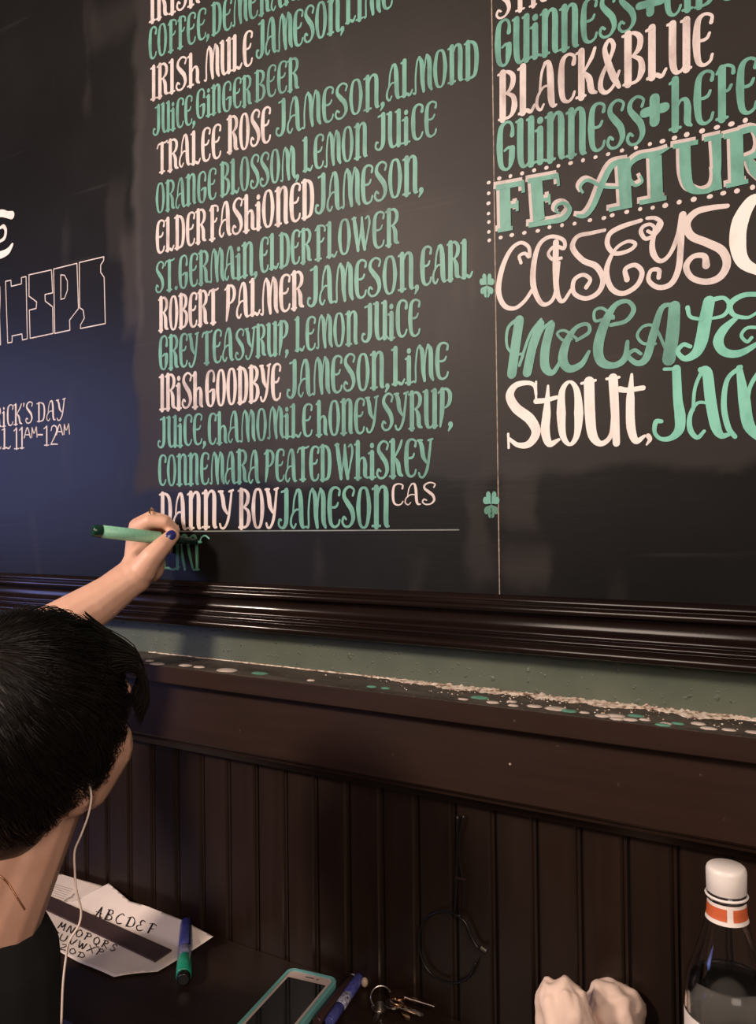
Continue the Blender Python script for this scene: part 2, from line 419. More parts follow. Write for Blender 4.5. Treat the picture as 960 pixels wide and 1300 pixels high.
GL = {
 'I': (.22, [st([(.11,0),(.11,.98)], T_), st([(.0,.95),(.11,.98)], t_), st([(.01,.02),(.21,.02)], t_)]),
 'i': (.20, [st([(.1,0),(.1,.70)], T_), st([(.0,.67),(.1,.70)], t_), st([(.0,.02),(.2,.02)], t_), st([(.1,.87),(.1,.89)], .12)]),
 'R': (.42, [st([(.1,0),(.1,.99)], T_), st([(.0,.95),(.1,.98)], t_), st([(.01,.02),(.17,.02)], t_), st([(.1,.98),(.26,.98),(.35,.85),(.33,.66),(.22,.55),(.12,.53)], [.05,.07,.1,.1,.05,.04]), st([(.22,.55),(.30,.36),(.32,.1),(.41,.03)], [.06,.12,.12,.05])]),
 'S': (.38, [st([(.32,.78),(.35,.92),(.22,1),(.09,.91),(.07,.75),(.18,.58),(.29,.42),(.33,.2),(.24,.03),(.1,.01),(.02,.12),(.06,.24),(.13,.19)], [.06,.05,.055,.08,.1,.125,.125,.1,.06,.055,.06,.065,.05])]),
 'H': (.42, [st([(.1,0),(.1,.99)], T_), st([(.0,.93),(.1,.98)], t_), st([(.0,.02),(.2,.02)], t_), st([(.12,.38),(.2,.54),(.3,.54),(.34,.38),(.34,.1),(.41,.01)], [.04,.05,.08,.12,.12,.05])]),
 'M': (.58, [st([(.0,.03),(.07,.03),(.07,.45),(.12,.88),(.2,.98)], [.05,.05,.05,.05,.06]), st([(.18,.98),(.26,.8),(.29,.3),(.33,.01)], [.07,.12,.12,.08]), st([(.33,.02),(.335,.5),(.39,.9),(.45,.98)], .045), st([(.42,.98),(.5,.8),(.51,.2),(.57,.01)], [.07,.125,.125,.07])]),
 'N': (.44, [st([(.1,0),(.1,.97)], T_), st([(.0,.93),(.1,.97)], t_), st([(.0,.02),(.2,.02)], t_), st([(.13,.78),(.2,.95),(.3,.97),(.35,.8),(.35,.1),(.42,.01)], [.05,.06,.08,.125,.125,.05])]),
 'U': (.43, [st([(.09,.97),(.09,.3),(.13,.05),(.22,.0),(.31,.1),(.34,.4)], [T_,T_,.1,.055,.05,.04]), st([(.35,.98),(.35,.01)], T_), st([(.0,.97),(.1,.98)], t_), st([(.26,.97),(.35,.98)], t_), st([(.35,.02),(.43,.03)], t_)]),
 'L': (.36, [st([(.1,1),(.1,.03)], T_), st([(.0,.96),(.1,.99)], t_), st([(.02,.03),(.18,.06),(.28,.01),(.36,.13)], [.06,.08,.07,.05])]),
 'E': (.38, [st([(.34,.80),(.35,.93),(.22,.99),(.1,.88),(.07,.5),(.1,.12),(.2,.0),(.32,.05),(.36,.17)], [.07,.05,.055,.1,.13,.1,.06,.055,.05]), st([(.1,.50),(.2,.49),(.27,.52),(.31,.60)], [.05,.06,.06,.05])]),
 'C': (.36, [st([(.33,.77),(.34,.92),(.22,.99),(.1,.88),(.07,.5),(.1,.12),(.2,.0),(.3,.05),(.35,.17)], [.09,.06,.055,.1,.13,.1,.06,.055,.05])]),
 'O': (.42, [('O', [(.21,.99),(.11,.9),(.06,.5),(.11,.1),(.21,.0),(.31,.1),(.36,.5),(.31,.9)], [.05,.08,.115,.08,.05,.08,.115,.08])]),
 'F': (.36, [st([(.12,0),(.12,.96)], T_), st([(.02,.88),(.1,.97),(.22,.99),(.33,.93),(.34,.82)], [.05,.06,.055,.05,.07]), st([(.12,.52),(.24,.52),(.3,.60)], t_), st([(.02,.02),(.22,.02)], t_)]),
 'D': (.42, [st([(.1,.01),(.1,.98)], T_), st([(.0,.96),(.18,.98),(.32,.85),(.36,.5),(.32,.12),(.2,.02),(.02,.02)], [.05,.06,.1,.12,.1,.06,.05])]),
 'J': (.34, [st([(.25,.97),(.25,.25),(.2,.05),(.1,0),(.01,.08),(.03,.21),(.09,.2)], [T_,T_,.1,.055,.055,.065,.05]), st([(.1,.93),(.25,.97)], t_)]),
 'G': (.43, [st([(.36,.70),(.37,.86),(.32,.97),(.22,.99),(.1,.88),(.07,.5),(.1,.12),(.2,.0),(.3,.03),(.35,.2),(.36,.42)], [.09,.06,.05,.055,.1,.13,.1,.055,.06,.12,.12]), st([(.40,.43),(.28,.45),(.19,.40)], [.05,.06,.05])]),
 'B': (.42, [st([(.1,.01),(.1,.98)], T_), st([(.0,.96),(.2,.98),(.33,.86),(.31,.66),(.2,.54),(.12,.52)], [.05,.06,.1,.1,.05,.04]), st([(.2,.53),(.34,.42),(.36,.2),(.26,.03),(.02,.02)], [.05,.09,.12,.06,.05])]),
 'T': (.40, [st([(.2,0),(.2,.95)], T_), st([(.0,.84),(.06,.95),(.2,.96),(.34,.96),(.41,.99)], [.05,.06,.06,.055,.05]), st([(.1,.02),(.3,.02)], t_)]),
 'A': (.44, [st([(.19,.96),(.27,.95),(.31,.7),(.33,.2),(.37,.03),(.44,.02)], [.06,.09,.13,.13,.09,.045]), st([(.2,.97),(.12,.75),(.08,.35)], [.06,.05,.045]), st([(.30,.46),(.16,.46),(.04,.30),(.02,.1),(.1,.0),(.17,.1)], [.04,.05,.055,.065,.05,.045])]),
 'Y': (.42, [st([(.06,.96),(.12,.8),(.16,.55),(.25,.38)], [.09,.12,.12,.06]), st([(.0,.97),(.13,.97)], t_), st([(.38,.97),(.34,.6),(.28,.22),(.18,.01),(.08,.0),(.04,.1)], [.06,.07,.08,.06,.055,.06]), st([(.31,.96),(.43,.99)], t_)]),
 'W': (.62, [st([(.06,.97),(.12,.6),(.2,.03)], [.1,.13,.09]), st([(.0,.96),(.12,.97)], t_), st([(.2,.03),(.27,.5),(.33,.95)], .045), st([(.32,.95),(.34,.5),(.42,.03)], [.06,.13,.09]), st([(.42,.03),(.5,.4),(.57,.75),(.53,.95),(.45,.9)], [.045,.05,.07,.05,.05])]),
 'K': (.42, [st([(.1,0),(.1,.98)], T_), st([(.0,.95),(.1,.98)], t_), st([(.0,.02),(.18,.02)], t_), st([(.38,.97),(.31,.78),(.14,.5)], [.06,.08,.04]), st([(.15,.52),(.26,.36),(.31,.1),(.41,.02)], [.06,.12,.12,.05])]),
 'P': (.40, [st([(.12,.98),(.11,.4),(.06,.0)], [T_,T_,.05]), st([(.0,.9),(.12,.98),(.26,.98),(.35,.84),(.33,.62),(.22,.50),(.12,.52)], [.05,.06,.07,.11,.1,.05,.04])]),
 'V': (.4, [st([(.06,.97),(.2,.03)], T_), st([(.2,.03),(.36,.97)], t_)]),
 ',': (.13, [st([(.07,.05),(.08,.0),(.02,-.12)], [.13,.1,.04])]),
 '.': (.13, [st([(.06,.05),(.07,.05)], .12)]),
 "'": (.10, [st([(.05,.98),(.04,.84)], [.09,.04])]),
 '+': (.46, [st([(.23,.27),(.23,.73)], .17), st([(.03,.5),(.43,.5)], .17)]),
 '&': (.46, [st([(.45,.32),(.33,.08),(.17,.0),(.05,.12),(.08,.35),(.25,.62),(.33,.85),(.24,.99),(.14,.85),(.2,.6),(.33,.25),(.45,.02)], [.05,.055,.07,.09,.08,.06,.08,.06,.08,.11,.12,.07])]),
 '1': (.22, [st([(.12,0),(.12,.98)], T_*.8), st([(.0,.86),(.12,.98)], t_), st([(.02,.02),(.22,.02)], t_)]),
 '2': (.36, [st([(.05,.75),(.1,.95),(.22,.98),(.31,.8),(.22,.45),(.04,.04)], [.07,.06,.07,.11,.09,.06]), st([(.04,.04),(.2,.05),(.34,.03)], .07)]),
 '-': (.3, [st([(.02,.4),(.28,.4)], .1)]),
}
def stroke_m(mb, pts, ws, y, close=False):
    k = 6
    if close:
        c = catmull([Vector((*p, 0)) for p in pts], k, True)[:-1]; n = len(pts)
        w = [ws[(i//k) % n]*(1-(i % k)/k)+ws[(i//k+1) % n]*((i % k)/k) for i in range(len(c))]
    elif len(pts) == 2:
        c = [Vector((*p, 0)) for p in pts]; w = [ws[0], ws[-1]]
    else:
        c = catmull([Vector((*p, 0)) for p in pts], k)
        w = [ws[min(i//k, len(ws)-1)]*(1-(i % k)/k)+ws[min(i//k+1, len(ws)-1)]*((i % k)/k) for i in range(len(c))]
    ribbon(mb, [Vector((p.x, p.y)) for p in c], w, y, close)
YP = -BT-.00045
NAMES = []
def word(text, x0, y0, x1, y1, h0, h1, mat, parent, fat=1.0, name='lettering', label=None, simple_caps=False):
    B0, B1 = onwall(x0, y0, BT), onwall(x1, y1, BT); T0, T1 = onwall(x0, y0-h0, BT), onwall(x1, y1-h1, BT)
    gap = .035; ws = [GL[c][0]+random.uniform(-.015, .02) if c != ' ' else .16 for c in text]; text_ = text; tot = sum(ws)+gap*(len(text)-1)-.03*text.count(','); cx = 0; mb = MB()
    for c, w_ in zip(text, ws):
        if c == ',': cx -= .03+(.12 if cx and prev == 'P' else 0)
        prev = c
        if c != ' ':
            dy = random.uniform(-.018, .018); sc = w_/GL[c][0]
            for g in GL[c][1]:
                close = g[0] == 'O'; pts, w = (g[1], g[2]) if close else g
                wl = w if isinstance(w, list) else [w]*len(pts)
                P = []
                for x, y in pts:
                    s = (cx+x*sc)/tot; b = B0.lerp(B1, s); t = T0.lerp(T1, s); q = b+(t-b)*(y+dy); P.append((q.x, q.z))
                hm = T0.z-B0.z+((T1.z-B1.z)-(T0.z-B0.z))*cx/tot
                stroke_m(mb, P, [max(v*fat, .045)*hm for v in wl], YP+random.uniform(-.0001, .0001), close)
        cx += w_+gap
    o = mb.build(name, mat, parent)
    if label: o['label'] = label
    return o
def trace(strokes, ox, oy, sc, mat, parent, dx=0, dy=0, grow=0, lift=0, name='lettering', label=None):
    """strokes drawn on the board, given in photo pixels ((x-ox)*sc)."""
    mb = MB()
    for sgm in strokes:
        close = sgm[0] == 'O'; pts, w = (sgm[1], sgm[2]) if close else sgm
        wl = w if isinstance(w, list) else [w]*len(pts)
        if len(wl) < len(pts): wl = [wl[0]+(wl[-1]-wl[0])*i/(len(pts)-1) for i in range(len(pts))]
        P = []; W = []
        for (x, y), ww in zip(pts, wl):
            px, py = ox+(x+dx)/sc, oy+(y+dy)/sc; a = onwall(px, py, BT); b = onwall(px, py+1, BT); k = (a-b).length
            P.append((a.x, a.z)); W.append((ww+grow)/sc*k*1.0)
        stroke_m(mb, P, W, YP-lift+random.uniform(-.00008, .00008), close)
    o = mb.build(name, mat, parent)
    if label: o['label'] = label
    return o
W_, G_ = M['white'], M['green']
WL, GLb = 'hand-painted white word', 'hand-painted green word'
menu_words = [
 ('W','IRISH',190,30,254,3,45,44),('G','COFFEE,',189,77,266,47,40,39),('G','DEMERARA',269,46,392,-6,40,42),
 ('W','IRISH',192,128,254,105,42,40),('W','MULE',260,104,321,81,42,44),('G','JAMESON,',326,75,437,38,46,45),('G','LIME',439,32,499,9,45,45),
 ('G','JUiCE,',195,172,248,157,37,37),('G','GiNGER',249,152,320,132,36,38),('G','BEER',324,129,380,112,38,41),
 ('W','TRALEE',200,221,281,199,38,43),('W','ROSE',289,195,344,179,45,45),('G','JAMESON,',351,174,489,134,45,43),('G','ALMOND',491,129,608,97,45,48),
 ('G','ORANGE',198,271,275,252,37,39),('G','BLOSSOM,',280,250,380,225,42,42),('G','LEMON',385,219,467,198,42,44),('G','JUiCE',477,192,555,171,45,44),
 ('W','ELDER',198,322,262,307,41,42),('W','FASHiONED',266,305,399,275,43,49),('G','JAMESON,',401,271,538,243,49,48),
 ('G','ST.',198,372,226,367,38,40),('G','GERMAiN,',227,366,327,349,41,43),('G','ELDER',330,346,396,331,44,42),('G','FLOWER',400,330,507,310,43,46),
 ('W','ROBERT',202,421,277,410,42,44),('W','PALMER',286,407,386,391,44,47),('G','JAMESON,',391,390,532,366,49,47),('G','EARL',534,364,600,351,49,47),
 ('G','GREY',202,470,252,464,42,42),('G','TEA',257,463,297,458,41,42),('G','SYRUP,',299,457,370,448,38,43),('G','LEMON',375,446,455,436,42,42),('G','JUiCE',460,434,534,425,47,46),
 ('W','IRiSH',203,521,258,516,44,44),('W','GOODBYE',261,516,357,507,45,46),('G','JAMESON,',365,505,495,491,47,46),('G','LiME',498,489,570,481,47,46),
 ('G','JUiCE,',201,568,262,564,38,39),('G','CHAMOMiLE',264,564,397,553,39,41),('G','HONEY',402,553,480,548,43,45),('G','SYRUP,',485,547,580,540,46,48),
 ('G','CONNEMARA',201,616,330,613,38,42),('G','PEATED',336,612,421,609,39,45),('G','WHiSKEY',426,609,549,604,46,48),
 ('W','DANNY',203,672,296,670,46,48),('W','BOY',303,670,353,669,49,50),('G','JAMESON',354,670,495,669,49,52),('W','CAS',496,641,554,640,27,28),
]
for c, tx, *q in menu_words:
    word(tx, *q, W_ if c == 'W' else G_, bl, fat=1.10, label=WL if c == 'W' else GLb)
# word being written now, with its last stroke still open
trace([([(462,320),(470,400),(475,485)],26),([(455,492),(500,485),(540,497),(590,480)],[14,16,18,12]),([(575,250),(572,350),(575,490)],30),
       ([(600,250),(625,235),(645,260),(665,380),(690,490)],[14,16,26,26,16]),([(600,300),(612,400),(630,498)],[16,26,22]),([(655,270),(690,240),(712,262),(722,380),(722,495)],[14,18,28,28,24]),([(695,500),(738,498)],14)],
      130, 640, 6, M['dark_green'], bl, label='unfinished green word under the marker')
trace([([(722,300),(742,290),(755,255),(785,240),(815,262)],[22,14,12,12,10])], 130, 640, 6, M['green2'], bl, name='wet_stroke', label='wet light green stroke under the marker nib')
trace([([(222,674.5),(400,673.6),(583,672.6)],1.5)], 0, 0, 1, M['line'], bl, name='guide_line', label='thin pale guide line')
# right-hand board
for c, tx, *q in [('W','STR',630,25,694,2,44,44),('G','GUiNNESS',629,87,808,37,58,54),('G','+',810,34,842,26,52,52),('G','CiDER',843,22,968,-14,58,58),
 ('W','BLACK',633,154,758,119,61,60),('W','&',760,121,787,111,66,66),('W','BLUE',791,110,906,80,66,65),
 ('G','GUiNNESS',631,218,819,180,60,60),('G','+',817,176,846,168,65,65),('G','HEFE',851,167,962,141,64,70)]:
    word(tx, *q, W_ if c == 'W' else G_, br, fat=1.12, label=WL if c == 'W' else GLb)
FEAT = [([(57,665),(60,820)],44),([(25,672),(128,654)],22),([(122,652),(124,690)],16),([(60,742),(100,735)],18),([(101,718),(102,756)],14),([(32,826),(86,816)],18),
 ([(170,645),(180,790)],46),([(140,648),(250,628)],20),([(246,626),(250,666)],14),([(180,718),(215,712)],16),([(216,694),(218,732)],12),([(142,806),(225,793)],22),
 ([(225,793),(268,782),(290,750),(272,728),(246,734),(240,755),(256,764)],[20,26,20,16,14,12,10]),
 ([(482,578),(492,742)],46),([(505,568),(445,590),(410,650),(375,735),(345,772),(313,772)],[12,26,26,24,20,14]),([(338,692),(328,668),(355,645),(410,668),(470,672)],[12,14,16,14,12]),([(430,752),(514,735)],18),
 ([(597,560),(603,715)],46),([(505,640),(503,595),(540,562),(600,550),(648,528)],[16,20,24,24,10]),([(505,640),(525,664),(550,650),(543,628)],[16,14,12,10]),([(540,726),(637,708)],20),
 ([(702,515),(706,620),(722,672),(765,686),(805,668),(818,610),(815,490)],[42,42,34,20,26,30,36]),([(660,525),(750,508)],20),([(772,500),(838,485)],20),([(815,600),(822,680)],30),
 ([(887,478),(892,652)],46),([(842,490),(935,465)],22),([(900,470),(950,462),(978,500),(962,550),(905,572)],[20,26,40,28,16]),([(930,572),(955,610),(985,645)],[24,40,30]),([(850,666),(930,648)],20)]
SQUARE[0] = True
trace(FEAT, 620, 0, 2.824, M['grey'], br, dx=-6, dy=-6, grow=3, label='grey-white outline of the large green heading')
trace(FEAT, 620, 0, 2.824, M['green'], br, dx=3, dy=2, grow=-3, lift=.0004, label='large green serif heading')
SQUARE[0] = False
dots = [(40,640),(80,632),(122,622),(165,611),(209,602),(252,595),(296,585),(340,575),(385,564),(430,553),(480,540),(530,530),(580,517),(625,507),(668,495),(712,483),(767,470),(820,457),(872,445),(922,432),
 (45,852),(85,843),(130,835),(178,828),(220,815),(265,808),(310,802),(365,790),(415,782),(445,772),(497,760),(545,750),(590,745),(635,737),(685,725),(737,715),(795,705),(843,693),(892,685),(948,672)]
def dot(px, py, r, mat, par):
    a = onwall(px, py, BT); ring = []; mb = MB(); rr = r*(onwall(px, py+1, BT)-a).length
    n = 10; sx, sz = random.uniform(.95, 1.25), random.uniform(.9, 1.05)
    v = [Vector((a.x+rr*sx*math.cos(2*math.pi*k/n), YP, a.z+rr*sz*math.sin(2*math.pi*k/n))) for k in range(n)]; v2 = [Vector((q.x, -BT, q.z)) for q in v]
    mb.add(v+v2, [tuple(range(n))]+[(k, k+n, (k+1) % n+n, (k+1) % n) for k in range(n)])
    o = mb.build('painted_dot', mat, par); o['label'] = 'small white painted dot'
for x, y in dots: dot(620+x/2.824, y/2.824, 2.6+.6*(x > 600), W_, br)
for x, y in [(883,128),(883,182),(882,233),(882,285),(884,328),(884,378),(886,421)]: dot(400+x/4, 200+y/4, 2.4, W_, bl)
CAS = [([(118,152),(112,128),(132,118),(148,130),(145,95),(115,80),(78,110),(48,180),(38,255),(58,305),(95,315),(130,290),(158,250)],[12,12,12,14,13,13,16,20,20,18,14,14,14]),
 ([(262,135),(232,140),(216,118),(240,92),(272,100),(270,70),(225,58),(185,85),(165,150),(162,230),(185,290),(212,300),(240,265),(255,150)],[12,12,12,12,14,14,14,16,20,22,18,14,14,10]),
 ([(243,78),(242,180),(248,262),(268,290),(298,248)],[22,22,20,14,12]),
 ([(418,35),(370,45),(320,58),(303,98),(340,143),(388,165),(412,212),(395,258),(350,280),(308,260),(308,215),(340,195),(366,212),(352,240)],[12,14,16,20,20,22,20,18,16,16,16,14,14,16]),
 ([(548,0),(480,22),(436,48),(428,88),(455,118),(505,108),(528,85),(500,75),(455,105),(425,175),(440,240),(482,262),(532,235),(552,188),(528,160),(492,175),(498,212)],[14,18,18,18,16,14,14,12,12,20,20,18,18,18,16,16,20]),
 ([(572,38),(590,45),(596,25),(580,14),(556,22),(548,42),(566,66),(600,48),(622,12),(600,-8),(570,-8)],[12,12,12,12,14,16,14,14,14,14,12]),
 ([(612,10),(590,70),(592,118),(618,146),(652,120),(682,50),(698,-20)],[14,18,22,16,14,18,26]),
 ([(694,0),(690,100),(682,175),(655,228),(610,240),(576,215),(584,180),(612,178),(612,205)],[24,22,22,20,18,16,14,16,16]),
 ([(858,-52),(800,-45),(745,-30),(712,10),(728,55),(785,80),(838,108),(856,155),(832,202),(782,220),(730,205),(710,165),(735,130),(775,128),(782,162)],[16,20,24,28,28,28,30,28,26,22,20,22,18,20,26]),
]
trace(CAS, 620, 280, 2.824, M['white'], br, label='white looping script word')
trace([([(985,-85),(945,-70),(905,0),(895,80),(915,150),(985,190)],[20,40,56,56,44,26])], 620, 280, 2.824, M['bright'], br, label='large bright white initial')
trace([([(85,550),(98,450),(112,358)],36),([(112,515),(125,480),(95,480),(68,450),(72,385),(112,350)],[10,10,10,10,12,16]),([(112,520),(150,410),(190,355)],11),([(140,545),(160,450),(188,370)],[34,34,30]),
 ([(150,520),(190,400),(228,362)],11),([(225,375),(205,460),(205,525),(232,545),(262,500)],[32,34,34,20,12]),
 ([(300,425),(270,430),(248,405),(275,395),(320,425)],10),([(318,430),(362,400),(355,372),(315,385),(280,440),(268,500),(292,532),(335,515),(362,470)],[12,14,13,16,30,36,28,22,12]),
 ([(450,350),(425,350),(385,360),(382,325),(410,315),(450,345)],11),([(440,375),(495,360),(522,320),(500,290),(455,305),(418,370),(395,450),(405,505),(450,520),(490,495),(500,435)],[14,16,18,14,20,34,38,34,22,24,14])],
 620, 280, 2.824, G_, br, label='green looping script letters')
trace([([(668,308),(662,400),(648,498)],[40,46,46]),([(665,300),(622,315),(592,410),(568,492),(535,512),(502,485),(525,465),(548,478)],[12,20,30,28,20,16,14,12]),([(640,470),(600,385),(560,378),(535,410),(555,440),(600,442)],11)],
 620, 280, 2.824, M['green'], br, label='green script capital')
trace([([(792,290),(778,360),(765,430),(745,475),(705,495),(680,470),(700,445),(725,452)],[40,44,44,34,20,16,16,14]),([(800,285),(845,278),(865,305),(845,340),(800,352)],[18,14,16,14,10]),([(715,312),(725,345),(765,355)],[16,13,12]),
 ([(985,265),(915,268),(868,300),(880,338),(930,348),(965,330)],[16,18,22,16,12,10]),([(895,345),(845,390),(825,435),(848,472),(905,475),(985,430)],[14,30,36,30,26,14]),([(985,385),(930,385),(908,412),(928,435),(945,420)],12)],
 620, 280, 2.824, M['green2'], br, label='fresh light green script letters')
trace([([(172,625),(166,592),(140,582),(98,592),(78,628),(100,672),(150,712),(172,758),(148,800),(108,805),(75,782)],[10,14,16,22,32,36,38,34,26,18,12]),([(172,578),(172,640)],8),([(72,765),(74,815)],9),
 ([(215,592),(210,690),(205,755),(220,800),(255,785)],[8,30,34,26,10]),([(172,648),(205,645),(246,634)],[20,18,14]),
 ('O',[(293,578),(266,610),(262,690),(268,770),(293,803),(318,770),(325,690),(318,610)],[10,22,34,24,12,22,34,22]),
 ([(362,578),(365,690),(375,770),(405,800),(440,770),(448,690)],[38,38,34,20,16,12]),([(448,565),(455,690),(460,798)],[34,30,26]),([(335,584),(385,573)],10),([(425,568),(470,562)],10),
 ([(515,552),(510,640),(512,740),(530,790),(562,772)],[10,30,32,24,10]),([(472,605),(500,608),(556,600)],[22,18,18]),([(574,772),(580,785),(568,804)],[18,16,6])],
 620, 280, 2.824, M['bright'], br, label='fresh bright white word')
trace([([(675,532),(680,640),(688,700),(685,750),(655,780),(618,782),(597,758),(602,722),(622,720)],[30,32,38,34,20,14,14,18,14]),([(632,533),(675,532)],12),
 ([(762,535),(785,545),(797,640),(815,735),(835,770),(862,768)],[20,36,38,36,24,14]),([(770,532),(742,600),(735,680)],[14,12,12]),([(795,655),(750,655),(724,700),(725,750),(750,778),(775,755)],[10,12,16,20,16,12]),
 ([(885,775),(860,740),(845,660),(858,570),(905,525)],[16,20,20,16,16]),([(900,528),(918,640),(935,735),(985,790)],[20,40,40,24]),([(932,700),(938,600),(985,525)],[10,14,18])],
 620, 280, 2.824, M['green2'], br, label='fresh light green word')
# left-hand lettering
trace([([(-40,110),(10,100),(45,108),(74,112)],[40,46,42,50]),([(0,190),(22,180),(36,205),(28,250),(0,272)],[16,26,24,24,18]),([(76,290),(50,330),(10,352),(-40,362)],[20,40,46,46])],
 0, 250, 4.8, M['bright'], bl, label='thick white serif letter at the left edge')
OUT = [[(35,515),(68,508),(70,545),(132,530),(132,492),(160,485),(168,865),(138,872),(135,835),(75,848),(75,885),(48,890)],
 [(178,475),(315,445),(322,585),(275,595),(277,635),(322,670),(325,832),(185,862),(180,690),(222,680),(225,640),(178,605)],
 [(328,440),(470,405),(480,680),(425,752),(428,812),(335,832)],[(372,475),(395,478),(412,512),(412,570),(395,618),(372,625)],
 [(485,400),(635,365),(632,390),(615,415),(615,460),(636,490),(643,772),(492,802),(492,780),(515,740),(508,690),(487,675)],
 [(-60,560),(0,545),(2,620),(-2,720),(5,900),(-60,915)]]
for poly in OUT:
    sg = [([poly[i], poly[(i+1) % len(poly)]], 6.5) for i in range(len(poly))]
    trace(sg, 0, 250, 4.8, W_, bl, label='thin white outline letter')
for tx, *q in [("RiCK'S",-8,543,42,537,26,27),('DAY',47,536,83,532,24,27),('LL',-9,571,14,569,25,26),('11',18,570,31,569,27,27),('-',48,560,55,560,20,20),('12',56,566,74,565,25,25)]:
    word(tx, *q, W_, bl, fat=.95, label='small white word')
for x0_, y0_, s_ in ((31,556,1.0),(72,552,1.0)):
    trace([([(0,13),(4,0),(8,13)],1.6),([(2,9),(7,9)],1.3),([(9.5,12.5),(10,0)],1.6),([(10,0),(12.5,7),(15.5,-1)],1.4),([(15.5,-1),(16.5,12)],1.6)], x0_, y0_-13, 1, W_, bl, label='small raised white letters')
# painted shamrocks
def leaf(cx, cy, ang, s, mat, name='shamrock_leaf'):
    mb = MB(); out = []
    for k in range(22):
        t = 2*math.pi*k/22; x = 16*math.sin(t)**3; y = 13*math.cos(t)-5*math.cos(2*t)-2*math.cos(3*t)-math.cos(4*t)
        x, y = x*s/17, (y+17)*s/17
        X = x*math.cos(ang)-y*math.sin(ang); Y = x*math.sin(ang)+y*math.cos(ang); q = onwall(cx+X*.62, cy-Y, BT); out.append(Vector((q.x, YP, q.z)))
    c = sum(out, Vector())/len(out); mb.add(out+[c], [(k, (k+1) % 22, 22) for k in range(22)]); o = mb.build(name, mat, bl); o['label'] = 'painted green shamrock leaf'
for (cx, cy), ss, mats in (((618.5,362),9,(G_,)*4), ((624,640),10,(G_,G_,M['dark_green'],M['dark_green']))):
    for a, mt in zip((R(48), R(-48), R(150), R(-150)), mats): leaf(cx, cy, a, ss, mt)

# ------------------------------------------------------------ the table against the wall
table = empty('table', (-.5, -.16, 0), 'dark brown wooden table standing against the boarded wall', 'table')
TX0, TX1, TY0 = -1.62, .62, -.25
MB().profile_x([(-.0118, ztab-.028), (-.0118, ztab), (TY0+.003, ztab), (TY0, ztab-.003), (TY0, ztab-.025), (TY0+.003, ztab-.028)], TX0, TX1).build('tabletop', M['table'], table)
for x in (TX0+.05, TX1-.09):
    for y in (TY0+.03, -.07): MB().box(x, x+.045, y, y+.045, 0, ztab-.028).build('leg', M['table'], table)
MB().box(TX0+.06, TX1-.06, TY0+.035, TY0+.055, ztab-.10, ztab-.028).build('apron_rail', M['table'], table)

# ------------------------------------------------------------ papers
M['paper'] = simple('paper', (.80, .69, .61), .8, var=.06, scale=18, bump=.1)
M['paper2'] = simple('printed_paper', (.66, .56, .48), .8, var=.08, scale=18)
M['ink'] = simple('black_ink', (.012, .010, .012), .5)
def lean(p, lim):
    lo, hi = -.060, .022
    if p.y <= lo: return p
    y = lo+(p.y-lo)*(lim-lo)/(hi-lo); d = p-CAM; return CAM+d*((y-CAM.y)/d.y)
def sheet(name, poly, z, mat, label, curl=.0015, seed=1, lift=None, lim=-.0165):
    """thin sheet lying on the table: outline in photo pixels, subdivided and gently buckled"""
    P = []
    for x, y in poly:
        q = onlevel(x, y, z)
        P.append(q)
    bm = bmesh.new(); vs = [bm.verts.new(p) for p in P]; bm.faces.new(vs)
    for ax in (0, 1):            # slice into a fine even grid
        lo_, hi_ = min(p[ax] for p in P), max(p[ax] for p in P); nn = int((hi_-lo_)/.006)
        for k_ in range(1, nn):
            co = [0, 0, 0]; no = [0, 0, 0]; co[ax] = lo_+(hi_-lo_)*k_/nn; no[ax] = 1
            bmesh.ops.bisect_plane(bm, geom=bm.verts[:]+bm.edges[:]+bm.faces[:], plane_co=co, plane_no=no)
    for v in bm.verts:
        n = noise.noise(Vector((v.co.x*22+seed, v.co.y*22, seed)))*.7+noise.noise(Vector((v.co.x*60+seed, v.co.y*60, seed)))*.3
        v.co.z += curl*(1+n)
        if lift: v.co.z += lift(v.co)
    for v in bm.verts: v.co = lean(v.co, lim)   # the far edge leans up against the boards
    r = bmesh.ops.extrude_face_region(bm, geom=bm.faces[:])
    for g in r['geom']:
        if isinstance(g, bmesh.types.BMVert): g.co.z -= .0003
    bmesh.ops.recalc_face_normals(bm, faces=bm.faces[:])
    me = bpy.data.meshes.new(name); bm.to_mesh(me); bm.free(); me.materials.append(mat); me.shade_smooth()
    o = bpy.data.objects.new(name, me); C.objects.link(o); tag(o, label, 'paper', 'sheets of paper on the table'); return o
def ink(strokes, z, par, w=.0011, name='handwriting', mat=None, zf=None):
    mb = MB()
    for st_ in strokes:
        pts = [onlevel(x, y, z) for x, y in st_]; pts = catmull(pts, 4) if len(pts) > 2 else pts
        if zf: pts = [lean(Vector((q.x, q.y, zf(q))), -.0165) for q in pts]
        else: pts = [lean(q, -.0135) for q in pts]
        for a, b in zip(pts[:-1], pts[1:]):
            d = (b-a); d.z = 0
            if d.length < 1e-6: continue
            d.normalize(); n = Vector((-d.y, d.x, 0)); ww = w*(.35+.65*abs((d.x*.5+d.y*.86))); n *= ww
            mb.add([a-n, b-n, b+n, a+n], [(0, 1, 2, 3)])
    return mb.build(name, mat or M['ink'], par)
def wlift(c): return 0
back = sheet('paper_sheet', [(20,1096),(48,1102),(92,1114),(128,1124),(150,1134),(118,1152),(96,1153),(30,1133),(5,1120)], ztab+.0006, M['paper2'], 'printed sheet of paper with a table of lines under the lettered page', .0004, 3, lim=-.0135)
lines = [[(54+i*3.6+k*0, 1119-0*i+i*1.0), (44+i*3.6, 1130+i*1.6)] for i in range(0)]
lines = [[(54-i*1.9, 1118+i*2.0), (92-i*2.2, 1129+i*2.4)] for i in range(9)]
ink(lines, ztab+.0030, back, .0004, 'printed_lines')
